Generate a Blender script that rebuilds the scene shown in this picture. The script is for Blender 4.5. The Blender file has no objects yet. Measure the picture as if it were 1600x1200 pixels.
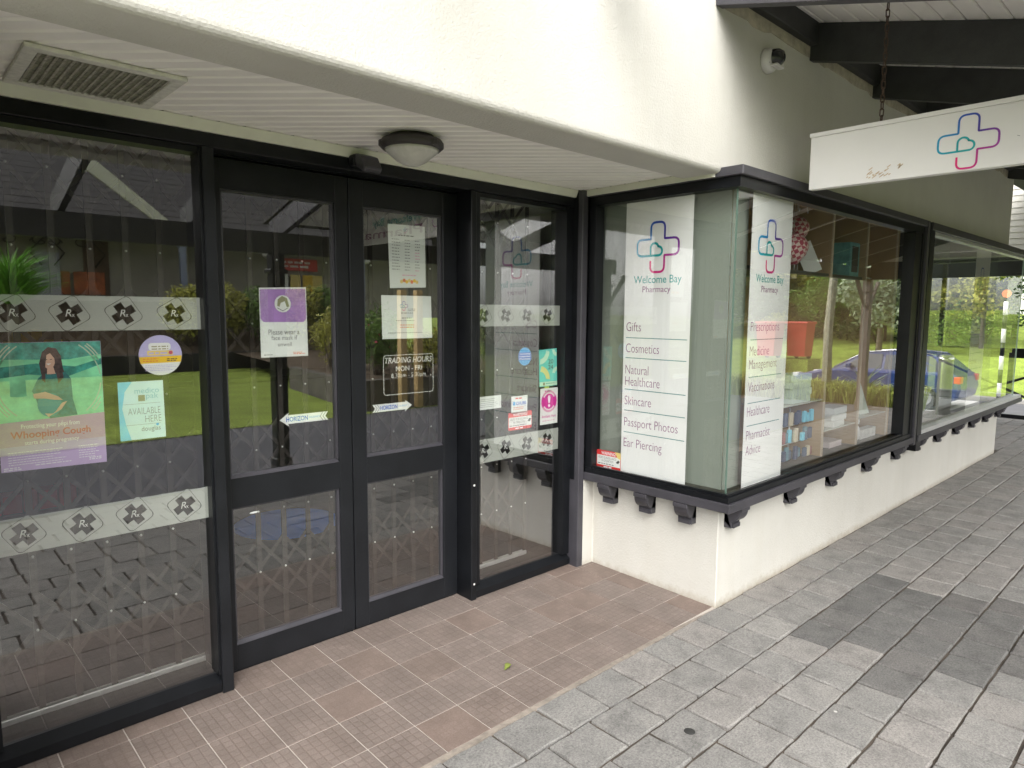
import bpy, bmesh, math, random
from mathutils import Vector, Matrix
random.seed(7)
R = math.radians
S = bpy.context.scene
COL = S.collection

# ------------------------------------------------------------------ camera, light, exposure
cam_d = bpy.data.cameras.new('camera'); cam = bpy.data.objects.new('camera', cam_d); COL.objects.link(cam)
S.camera = cam
YAW, PITCH, ROLL = 0.754879, -0.106314, 0.006522
fw = Vector((math.sin(YAW)*math.cos(PITCH), math.cos(YAW)*math.cos(PITCH), math.sin(PITCH)))
rt = Vector((math.cos(YAW), -math.sin(YAW), 0)); up = rt.cross(fw)
rt2 = rt*math.cos(ROLL)+up*math.sin(ROLL); up2 = -rt*math.sin(ROLL)+up*math.cos(ROLL)
m = Matrix((rt2, up2, -fw)).transposed().to_4x4(); m.translation = Vector((-1.5685, -2.5667, 1.5155))
cam.matrix_world = m
cam_d.sensor_width = 36; cam_d.lens = 36*1063.56/1600; cam_d.clip_start = 0.05; cam_d.clip_end = 600

SUN_EL, SUN_AZ = R(40), R(216)      # azimuth from +Y, clockwise
W = bpy.data.worlds.new('World'); S.world = W; W.use_nodes = True
nt = W.node_tree; nt.nodes.clear()
sky = nt.nodes.new('ShaderNodeTexSky'); sky.sky_type = 'NISHITA'; sky.sun_disc = False
sky.sun_elevation = SUN_EL; sky.sun_rotation = SUN_AZ; sky.air_density = 1.0; sky.dust_density = 3.0; sky.ozone_density = 1.0
hs = nt.nodes.new('ShaderNodeHueSaturation'); hs.inputs['Saturation'].default_value = 0.07
bg = nt.nodes.new('ShaderNodeBackground'); bg.inputs['Strength'].default_value = 0.15
wo = nt.nodes.new('ShaderNodeOutputWorld')
nt.links.new(sky.outputs[0], hs.inputs['Color']); nt.links.new(hs.outputs[0], bg.inputs[0]); nt.links.new(bg.outputs[0], wo.inputs[0])
sd = bpy.data.lights.new('sun', 'SUN'); sd.energy = 0.9; sd.angle = R(60); sd.color = (1, 0.95, 0.88)
so = bpy.data.objects.new('sun', sd); COL.objects.link(so)
sdir = Vector((math.sin(SUN_AZ)*math.cos(SUN_EL), math.cos(SUN_AZ)*math.cos(SUN_EL), math.sin(SUN_EL)))
so.rotation_euler = sdir.to_track_quat('Z', 'Y').to_euler(); so.location = (-10, -8, 12)
S.view_settings.view_transform = 'Standard'; S.view_settings.look = 'None'
S.view_settings.gamma = 1; S.view_settings.use_curve_mapping = False
S.view_settings.exposure = 1.6
S.cycles.max_bounces = 10; S.cycles.transparent_max_bounces = 24; S.cycles.glossy_bounces = 5
S.cycles.sample_clamp_indirect = 6

# ------------------------------------------------------------------ materials
MATS = {}
def nodes(name):
    m = bpy.data.materials.new(name); m.use_nodes = True
    t = m.node_tree; t.nodes.clear()
    o = t.nodes.new('ShaderNodeOutputMaterial'); b = t.nodes.new('ShaderNodeBsdfPrincipled')
    t.links.new(b.outputs[0], o.inputs[0]); MATS[name] = m
    return m, t, b, o
def N(t, typ, **k):
    n = t.nodes.new(typ)
    for a, v in k.items():
        if a in n.inputs: n.inputs[a].default_value = v
        else: setattr(n, a, v)
    return n
def noise(t, scale, detail=4, rough=.55, coord='pos'):
    n = N(t, 'ShaderNodeTexNoise'); n.inputs['Scale'].default_value = scale; n.inputs['Detail'].default_value = detail
    n.inputs['Roughness'].default_value = rough
    if coord == 'pos': t.links.new(N(t, 'ShaderNodeNewGeometry').outputs['Position'], n.inputs['Vector'])
    else: t.links.new(N(t, 'ShaderNodeTexCoord').outputs['Object'], n.inputs['Vector'])
    return n
def ramp(t, src, stops):
    r = N(t, 'ShaderNodeValToRGB'); e = r.color_ramp.elements
    while len(e) < len(stops): e.new(.5)
    for k, (p, c) in enumerate(stops):
        e[k].position = p; e[k].color = (*c, 1) if len(c) == 3 else c
    t.links.new(src, r.inputs[0]); return r
def mul(c, f): return tuple(min(1, x*f) for x in c)
def mat(name, col, rough=.6, var=.12, vs=6, bump=0, bs=120, metal=0, spec=.5, coord='pos', fine=0, fs=300, bdist=.002):
    m, t, b, o = nodes(name)
    n = noise(t, vs, 5, .6, coord)
    r = ramp(t, n.outputs['Fac'], [(.3, mul(col, 1-var)), (.7, mul(col, 1+var))])
    out = r.outputs[0]
    if fine:
        n2 = noise(t, fs, 2, .6, coord); r2 = ramp(t, n2.outputs['Fac'], [(.35, (1-fine,)*3), (.65, (1+fine,)*3)])
        mx = N(t, 'ShaderNodeMix', data_type='RGBA', blend_type='MULTIPLY'); mx.inputs[0].default_value = 1
        t.links.new(out, mx.inputs[6]); t.links.new(r2.outputs[0], mx.inputs[7]); out = mx.outputs[2]
    t.links.new(out, b.inputs['Base Color'])
    b.inputs['Roughness'].default_value = rough; b.inputs['Metallic'].default_value = metal
    b.inputs['Specular IOR Level'].default_value = spec
    if bump:
        nb = noise(t, bs, 6, .6, coord); bp = N(t, 'ShaderNodeBump'); bp.inputs['Strength'].default_value = bump; bp.inputs['Distance'].default_value = bdist
        t.links.new(nb.outputs['Fac'], bp.inputs['Height']); t.links.new(bp.outputs[0], b.inputs['Normal'])
    return m
def emis(name, col, s):
    m, t, b, o = nodes(name); b.inputs['Base Color'].default_value = (*col, 1)
    b.inputs['Emission Color'].default_value = (*col, 1); b.inputs['Emission Strength'].default_value = s
    return m
def glass(name, r0, pw, tint=(.9, .93, .9), rough=0.0):
    m, t, b, o = nodes(name); t.nodes.remove(b)
    tr = N(t, 'ShaderNodeBsdfTransparent'); tr.inputs[0].default_value = (*tint, 1)
    gl = N(t, 'ShaderNodeBsdfGlossy'); gl.inputs['Roughness'].default_value = rough; gl.inputs[0].default_value = (1, 1, 1, 1)
    lw = N(t, 'ShaderNodeLayerWeight'); lw.inputs[0].default_value = .5
    pwn = N(t, 'ShaderNodeMath', operation='POWER'); pwn.inputs[1].default_value = pw; t.links.new(lw.outputs['Facing'], pwn.inputs[0])
    f = N(t, 'ShaderNodeMath', operation='MULTIPLY_ADD'); f.inputs[1].default_value = 1-r0; f.inputs[2].default_value = r0; t.links.new(pwn.outputs[0], f.inputs[0])
    # very slight unevenness of the panes
    nb = noise(t, 1.3, 1, .4); bp = N(t, 'ShaderNodeBump'); bp.inputs['Strength'].default_value = .012; bp.inputs['Distance'].default_value = .02
    t.links.new(nb.outputs['Fac'], bp.inputs['Height']); t.links.new(bp.outputs[0], gl.inputs['Normal'])
    mx = N(t, 'ShaderNodeMixShader')
    t.links.new(f.outputs[0], mx.inputs[0]); t.links.new(tr.outputs[0], mx.inputs[1]); t.links.new(gl.outputs[0], mx.inputs[2])
    t.links.new(mx.outputs[0], o.inputs[0]); return m
def frost(name, col, fac):
    m, t, b, o = nodes(name); b.inputs['Base Color'].default_value = (*col, 1); b.inputs['Roughness'].default_value = .6
    tr = N(t, 'ShaderNodeBsdfTransparent'); mx = N(t, 'ShaderNodeMixShader'); mx.inputs[0].default_value = fac
    t.links.new(tr.outputs[0], mx.inputs[1]); t.links.new(b.outputs[0], mx.inputs[2]); t.links.new(mx.outputs[0], o.inputs[0]); return m

def stucco(name, col):
    m, t, b, o = nodes(name)
    n = noise(t, 1.7, 5, .6); r = ramp(t, n.outputs['Fac'], [(.3, mul(col, .93)), (.65, mul(col, 1.02))])
    # faint vertical weather streaks
    g = N(t, 'ShaderNodeNewGeometry'); mp = N(t, 'ShaderNodeMapping'); mp.inputs['Scale'].default_value = (7, 7, .5)
    t.links.new(g.outputs['Position'], mp.inputs[0]); n2 = N(t, 'ShaderNodeTexNoise'); n2.inputs['Scale'].default_value = 2; n2.inputs['Detail'].default_value = 5
    t.links.new(mp.outputs[0], n2.inputs['Vector']); r2 = ramp(t, n2.outputs['Fac'], [(.3, (.92, .90, .86)), (.55, (1, 1, 1))])
    mx = N(t, 'ShaderNodeMix', data_type='RGBA', blend_type='MULTIPLY'); mx.inputs[0].default_value = .22
    t.links.new(r.outputs[0], mx.inputs[6]); t.links.new(r2.outputs[0], mx.inputs[7])
    # dirt splash close to the paving
    sp = N(t, 'ShaderNodeSeparateXYZ'); t.links.new(g.outputs['Position'], sp.inputs[0])
    n3 = noise(t, 30, 4, .7); ad = N(t, 'ShaderNodeMath', operation='MULTIPLY_ADD'); ad.inputs[1].default_value = .09; t.links.new(n3.outputs['Fac'], ad.inputs[0]); t.links.new(sp.outputs[2], ad.inputs[2])
    r3 = ramp(t, ad.outputs[0], [(.015, (.62, .55, .45)), (.075, (1, 1, 1))])
    mx2 = N(t, 'ShaderNodeMix', data_type='RGBA', blend_type='MULTIPLY'); mx2.inputs[0].default_value = .8
    t.links.new(mx.outputs[2], mx2.inputs[6]); t.links.new(r3.outputs[0], mx2.inputs[7])
    t.links.new(mx2.outputs[2], b.inputs['Base Color']); b.inputs['Roughness'].default_value = .8; b.inputs['Specular IOR Level'].default_value = .25
    nb = noise(t, 95, 5, .62); nb2 = noise(t, 9, 2, .5)
    ma = N(t, 'ShaderNodeMath', operation='MULTIPLY_ADD'); ma.inputs[1].default_value = 2.2
    ma.inputs[1].default_value = .7; t.links.new(nb2.outputs['Fac'], ma.inputs[0]); t.links.new(nb.outputs['Fac'], ma.inputs[2])
    bp = N(t, 'ShaderNodeBump'); bp.inputs['Strength'].default_value = .7; bp.inputs['Distance'].default_value = .0045
    t.links.new(ma.outputs[0], bp.inputs['Height']); t.links.new(bp.outputs[0], b.inputs['Normal']); return m
STUCCO = stucco('cream_stucco', (.56, .545, .50))
PLASTER = mat('rough_plaster', (.42, .38, .30), .9, .25, 20, .8, 120)
BLACK = mat('black_paint', (.007, .0078, .0095), .33, .25, 8, .06, 220, spec=.28, fine=.12, fs=140)
DOORP = mat('door_paint', (.011, .012, .0142), .36, .2, 6, .05, 200, fine=.1, fs=160, spec=.28)
GREYP = mat('charcoal_paint', (.048, .046, .054), .42, .18, 7, .12, 160, fine=.1)
RAFTER = mat('dark_rafter_paint', (.030, .031, .031), .55, .25, 9, .35, 90, fine=.15)
SOFFIT = mat('soffit_paint', (.86, .83, .79), .55, .05, 3, .05, 200)
TRIM = mat('pale_trim_paint', (.66, .66, .57), .55, .06, 6, .1, 160)
WHITEP = mat('white_enamel', (.78, .77, .76), .35, .03, 2)
GLASS = glass('door_glass', .20, 2.1, (.92, .94, .92))
GLASSF = glass('window_glass', .11, 2.6, (.95, .97, .96))
DUSTY = mat('dusty_filter', (.30, .29, .24), .9, .35, 60, .5, 300)
VENTF = mat('vent_paint', (.62, .61, .55), .6, .15, 40)
BRASS = mat('aluminium', (.75, .74, .72), .35, .08, 20, metal=.6)
RIVET = mat('rivet_zinc', (.8, .8, .78), .4, .1, 50, metal=.3)
GATE = mat('gate_steel', (.060, .052, .047), .45, .25, 12, metal=.35)
CARPET = mat('charcoal_carpet', (.026, .026, .025), .95, .3, 30, .5, 300)
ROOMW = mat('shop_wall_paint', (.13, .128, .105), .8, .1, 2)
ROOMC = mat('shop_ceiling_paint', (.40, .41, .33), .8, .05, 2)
BACKP = mat('display_wood', (.46, .32, .18), .6, .14, 3, .1, 60)
WOODE = mat('pale_wood_edge', (.62, .50, .37), .5, .08, 6)
SAGE = mat('sage_backing', (.25, .275, .235), .7, .05, 2)
SHELFM = mat('dark_shelf', (.05, .045, .035), .4, .15, 8)
def plain(name, col, rough=.5, **k): return mat(name, col, rough, k.pop('var', .05), k.pop('vs', 8), **k)
PAPER = plain('paper', (.80, .81, .79)); PAPERL = plain('laminated_paper', (.78, .80, .78), .25)
PURPLE = plain('poster_purple', (.42, .24, .55), .4, var=.12, vs=20); LILAC = plain('poster_lilac', (.55, .40, .66), .4)
MAUVE = plain('poster_mauve', (.52, .30, .50), .4); PGREEN = plain('poster_green', (.28, .74, .45), .4, var=.3, vs=14)
PGREEND = plain('poster_dark_green', (.05, .33, .28), .4, var=.5, vs=40); PBLUEG = plain('poster_blue', (.10, .25, .38), .4)
HAIR = plain('poster_hair', (.085, .045, .05), .5, var=.5, vs=90); SKIN = plain('poster_skin', (.72, .46, .36), .4); TEAL = plain('poster_teal', (.03, .20, .22), .4, var=.35, vs=70)
BELLY = plain('poster_belly', (.03, .30, .36), .4); RINGW = frost('poster_rings', (.85, .95, .75), .6)
WHITEI = plain('white_ink', (.88, .86, .88)); REDT = plain('crimson_ink', (.55, .07, .12)); GREYI = plain('grey_ink', (.22, .22, .22))
INK = plain('dark_ink', (.05, .05, .05)); PLUM = plain('plum_ink', (.24, .07, .19)); TEALI = plain('teal_ink', (.05, .34, .32)); RULE = plain('rule_ink', (.13, .28, .27))
YELLOW = plain('yellow_print', (.85, .55, .03)); YELP = plain('pale_yellow_print', (.80, .62, .20)); LAV = plain('lavender_print', (.50, .46, .74))
CYAN = plain('cyan_print', (.20, .62, .80)); SKYB = plain('sky_blue_print', (.08, .42, .78)); BLUEI = plain('blue_ink', (.03, .13, .55)); ORI = plain('orange_ink', (.75, .20, .08))
AQUA = plain('aqua_print', (.16, .66, .58)); LEMON = plain('lemon_print', (.75, .72, .30)); PALEG = plain('pale_green_print', (.60, .80, .62)); MAG = plain('magenta_print', (.72, .02, .36))
WARNR = plain('warning_red', (.72, .04, .04)); PINKI = plain('pink_ink', (.75, .35, .5)); KHAKI = plain('khaki_print', (.30, .29, .18))
FROST = frost('frosted_film', (.68, .70, .65), .60); FROSTT = frost('frosted_letter', (.85, .86, .82), .8)
PANEL = plain('sign_panel_white', (.76, .745, .73), .35, var=.03, vs=3); BANNERM = plain('banner_vinyl', (.80, .79, .78), .4, var=.02, vs=2)
RUST = plain('rusty_chain', (.085, .055, .04), .7, var=.4, vs=60, metal=.3)

def tile_mat():
    m, t, b, o = nodes('quarry_tile')
    oi = N(t, 'ShaderNodeObjectInfo'); tc = N(t, 'ShaderNodeTexCoord')
    # embossed 6 x 6 pads
    sc = N(t, 'ShaderNodeVectorMath', operation='MULTIPLY_ADD'); sc.inputs[1].default_value = (30.9, 30.9, 1); sc.inputs[2].default_value = (30, 30, 0)
    t.links.new(tc.outputs['Object'], sc.inputs[0]); fr = N(t, 'ShaderNodeVectorMath', operation='FRACTION'); t.links.new(sc.outputs[0], fr.inputs[0])
    su = N(t, 'ShaderNodeVectorMath', operation='SUBTRACT'); su.inputs[1].default_value = (.5, .5, .5); t.links.new(fr.outputs[0], su.inputs[0])
    ab = N(t, 'ShaderNodeVectorMath', operation='ABSOLUTE'); t.links.new(su.outputs[0], ab.inputs[0])
    sx = N(t, 'ShaderNodeSeparateXYZ'); t.links.new(ab.outputs[0], sx.inputs[0])
    mxx = N(t, 'ShaderNodeMath', operation='MAXIMUM'); t.links.new(sx.outputs[0], mxx.inputs[0]); t.links.new(sx.outputs[1], mxx.inputs[1])
    pad = ramp(t, mxx.outputs[0], [(.36, (1, 1, 1)), (.47, (0, 0, 0))])
    n = noise(t, 5, 4, .6); nf = noise(t, 190, 3, .7)
    rr = ramp(t, oi.outputs['Random'], [(0, (.188, .142, .120)), (.2, (.186, .146, .125)), (.6, (.186, .150, .131)), (1, (.196, .160, .141))])
    nr = ramp(t, n.outputs['Fac'], [(.3, (.82, .82, .82)), (.7, (1.1, 1.1, 1.1))]); nfr = ramp(t, nf.outputs['Fac'], [(.3, (.8, .8, .8)), (.7, (1.15, 1.15, 1.15))])
    m1 = N(t, 'ShaderNodeMix', data_type='RGBA', blend_type='MULTIPLY'); m1.inputs[0].default_value = 1; t.links.new(rr.outputs[0], m1.inputs[6]); t.links.new(nr.outputs[0], m1.inputs[7])
    m2 = N(t, 'ShaderNodeMix', data_type='RGBA', blend_type='MULTIPLY'); m2.inputs[0].default_value = 1; t.links.new(m1.outputs[2], m2.inputs[6]); t.links.new(nfr.outputs[0], m2.inputs[7])
    # grime held in the grooves, more on some tiles than on others; single pads scuffed pale
    gr = N(t, 'ShaderNodeMix', data_type='RGBA'); gr.inputs[6].default_value = (.88, .86, .85, 1); gr.inputs[7].default_value = (1, 1, 1, 1); t.links.new(pad.outputs[0], gr.inputs[0])
    gf = ramp(t, oi.outputs['Random'], [(.05, (.12,)*3), (.35, (1,)*3)])
    m3 = N(t, 'ShaderNodeMix', data_type='RGBA', blend_type='MULTIPLY'); t.links.new(gf.outputs[0], m3.inputs[0]); t.links.new(m2.outputs[2], m3.inputs[6]); t.links.new(gr.outputs[2], m3.inputs[7])
    fl = N(t, 'ShaderNodeVectorMath', operation='FLOOR'); t.links.new(sc.outputs[0], fl.inputs[0])
    ad = N(t, 'ShaderNodeVectorMath', operation='ADD'); t.links.new(fl.outputs[0], ad.inputs[0]); t.links.new(oi.outputs['Location'], ad.inputs[1])
    wn = N(t, 'ShaderNodeTexWhiteNoise'); t.links.new(ad.outputs[0], wn.inputs[0])
    wr = ramp(t, wn.outputs['Value'], [(.55, (1, 1, 1)), (.95, (1.12, 1.13, 1.145))])
    m4 = N(t, 'ShaderNodeMix', data_type='RGBA', blend_type='MULTIPLY'); t.links.new(pad.outputs[0], m4.inputs[0]); t.links.new(m3.outputs[2], m4.inputs[6]); t.links.new(wr.outputs[0], m4.inputs[7])
    t.links.new(m4.outputs[2], b.inputs['Base Color']); b.inputs['Roughness'].default_value = .6; b.inputs['Specular IOR Level'].default_value = .35
    pm = N(t, 'ShaderNodeMath', operation='MULTIPLY'); t.links.new(pad.outputs[0], pm.inputs[0]); t.links.new(gf.outputs[0], pm.inputs[1])
    ma = N(t, 'ShaderNodeMath', operation='MULTIPLY_ADD'); ma.inputs[1].default_value = .3; t.links.new(nf.outputs['Fac'], ma.inputs[0]); t.links.new(pm.outputs[0], ma.inputs[2])
    bp = N(t, 'ShaderNodeBump'); bp.inputs['Strength'].default_value = .5; bp.inputs['Distance'].default_value = .0016
    t.links.new(ma.outputs[0], bp.inputs['Height']); t.links.new(bp.outputs[0], b.inputs['Normal']); return m
TILE = tile_mat()
def paver_mat(name, lo, hi):
    m, t, b, o = nodes(name)
    oi = N(t, 'ShaderNodeObjectInfo'); g = N(t, 'ShaderNodeNewGeometry')
    ad = N(t, 'ShaderNodeMath', operation='ADD'); t.links.new(oi.outputs['Random'], ad.inputs[0]); t.links.new(g.outputs['Random Per Island'], ad.inputs[1])
    fr = N(t, 'ShaderNodeMath', operation='FRACT'); t.links.new(ad.outputs[0], fr.inputs[0])
    base = ramp(t, fr.outputs[0], [(0, lo), (.5, tuple((a+c)/2 for a, c in zip(lo, hi))), (.8, tuple(a*.5+c*.5*f for a, c, f in zip(lo, hi, (1.04, .99, .98)))), (1, hi)])
    n = noise(t, 9, 5, .65); nf = noise(t, 130, 4, .8); n3 = noise(t, 42, 3, .6)
    nr = ramp(t, n.outputs['Fac'], [(.28, (.66, .66, .66)), (.5, (1, 1, 1)), (.72, (1.2, 1.19, 1.17))]); nfr = ramp(t, nf.outputs['Fac'], [(.3, (.55, .55, .55)), (.47, (1, 1, 1)), (.70, (1.5, 1.5, 1.48))])
    m1 = N(t, 'ShaderNodeMix', data_type='RGBA', blend_type='MULTIPLY'); m1.inputs[0].default_value = .8; t.links.new(base.outputs[0], m1.inputs[6]); t.links.new(nr.outputs[0], m1.inputs[7])
    m2 = N(t, 'ShaderNodeMix', data_type='RGBA', blend_type='MULTIPLY'); m2.inputs[0].default_value = 1; t.links.new(m1.outputs[2], m2.inputs[6]); t.links.new(nfr.outputs[0], m2.inputs[7])
    # pale droppings and old gum
    v = N(t, 'ShaderNodeTexVoronoi'); v.inputs['Scale'].default_value = 6.3; t.links.new(g.outputs['Position'], v.inputs['Vector'])
    vr = ramp(t, v.outputs['Distance'], [(.045, (1, 1, 1)), (.062, (0, 0, 0))]); vc = N(t, 'ShaderNodeSeparateColor'); t.links.new(v.outputs['Color'], vc.inputs[0])
    th = N(t, 'ShaderNodeMath', operation='GREATER_THAN'); th.inputs[1].default_value = .62; t.links.new(vc.outputs[0], th.inputs[0])
    mm = N(t, 'ShaderNodeMath', operation='MULTIPLY'); t.links.new(vr.outputs[0], mm.inputs[0]); t.links.new(th.outputs[0], mm.inputs[1])
    gc = ramp(t, vc.outputs[1], [(.25, (.16, .15, .14)), (.4, (.5, .48, .43)), (1, (.68, .67, .63))])
    mh = N(t, 'ShaderNodeMath', operation='MULTIPLY'); mh.inputs[1].default_value = .75; t.links.new(mm.outputs[0], mh.inputs[0])
    m3 = N(t, 'ShaderNodeMix', data_type='RGBA'); t.links.new(mh.outputs[0], m3.inputs[0]); t.links.new(m2.outputs[2], m3.inputs[6]); t.links.new(gc.outputs[0], m3.inputs[7])
    t.links.new(m3.outputs[2], b.inputs['Base Color']); b.inputs['Roughness'].default_value = .85; b.inputs['Specular IOR Level'].default_value = .3
    ma = N(t, 'ShaderNodeMath', operation='MULTIPLY_ADD'); ma.inputs[1].default_value = .7; t.links.new(nf.outputs['Fac'], ma.inputs[0]); t.links.new(n3.outputs['Fac'], ma.inputs[2])
    bp = N(t, 'ShaderNodeBump'); bp.inputs['Strength'].default_value = .5; bp.inputs['Distance'].default_value = .003
    t.links.new(ma.outputs[0], bp.inputs['Height']); t.links.new(bp.outputs[0], b.inputs['Normal']); return m
PAVER = paver_mat('grey_paver', (.190, .184, .175), (.232, .224, .212)); PAVERD = paver_mat('dark_paver', (.118, .115, .111), (.132, .129, .124))
SAND = mat('joint_sand', (.075, .060, .048), .95, .6, 5, .6, 200, fine=.3); GROUT = mat('tile_grout', (.44, .395, .355), .9, .12, 12, .3, 200)
ASPH = mat('asphalt', (.105, .105, .11), .9, .15, 2, .5, 120, fine=.2, fs=160); CONC = mat('concrete', (.33, .32, .30), .85, .15, 2, .3, 60)
LAWN = mat('lawn_grass', (.255, .335, .058), .9, .30, 1.6, .8, 60, fine=.38, fs=26, spec=.2, bdist=.02)
MULCH = mat('bark_mulch', (.12, .085, .05), .95, .5, 14, .9, 30, fine=.5, fs=40, bdist=.05)
RWALL = mat('dark_retaining_wall', (.035, .033, .030), .8, .3, 3, .4, 30); RWALL2 = mat('weathered_concrete', (.13, .12, .10), .9, .35, 4, .4, 40)
def leafm(name, c, var=.45):
    m, t, b, o = nodes(name)
    g = N(t, 'ShaderNodeNewGeometry'); r = ramp(t, g.outputs['Random Per Island'], [(0, mul(c, 1-var)), (.6, c), (1, mul(c, 1+var))])
    t.links.new(r.outputs[0], b.inputs['Base Color']); b.inputs['Roughness'].default_value = .55; b.inputs['Specular IOR Level'].default_value = .3
    tl = N(t, 'ShaderNodeBsdfTranslucent'); t.links.new(r.outputs[0], tl.inputs[0]); mx = N(t, 'ShaderNodeMixShader'); mx.inputs[0].default_value = .25
    t.links.new(b.outputs[0], mx.inputs[1]); t.links.new(tl.outputs[0], mx.inputs[2]); t.links.new(mx.outputs[0], o.inputs[0]); return m
LEAFY = leafm('yellow_green_leaf', (.44, .44, .09)); LEAFG = leafm('green_leaf', (.15, .26, .05)); LEAFD = leafm('dark_leaf', (.030, .07, .018)); LEAFP = leafm('pale_leaf', (.34, .40, .26), .3)
SPIKY = leafm('bright_spike_leaf', (.17, .40, .05), .4); TUFT = leafm('lomandra_leaf', (.36, .42, .09), .5); FLOWER = leafm('flower_pink', (.5, .08, .12), .3); FLOWW = leafm('flower_white', (.7, .7, .62), .1)
BARK = mat('tree_bark', (.16, .13, .10), .9, .4, 12, .6, 40); PINE = mat('pine_timber', (.62, .44, .20), .6, .12, 4, .1, 40)
POSTP = mat('brown_post_paint', (.13, .105, .085), .55, .15, 8)
BWALL = mat('cream_block_wall', (.36, .34, .29), .85, .1, 2, .2, 30); BBROWN = mat('brown_panel_wall', (.13, .085, .055), .8, .2, 3); BORANGE = mat('orange_mural', (.42, .11, .03), .6, .5, 4)
ROOFT = mat('grey_roof_tile', (.052, .048, .048), .85, .22, 3, .6, 12, bdist=.05); BLUEG = mat('blue_grey_paint', (.22, .26, .36), .5, .05, 3)
CARB = mat('car_blue', (.016, .040, .17), .18, .03, 2, spec=.7); CARG = plain('car_window', (.05, .06, .07), .05); TYRE = plain('tyre_rubber', (.02, .02, .02), .8); RIM = plain('alloy_rim', (.5, .5, .52), .3, metal=.7); LAMPW = plain('lamp_lens', (.85, .85, .85), .1); LAMPR = plain('red_lens', (.6, .03, .03), .2); CHROME = plain('chrome_trim', (.8, .8, .8), .15, metal=1)
BINR = plain('red_plastic', (.52, .035, .03), .4); WEATHER = mat('weatherboard_paint', (.66, .64, .58), .6, .05, 3)

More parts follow.
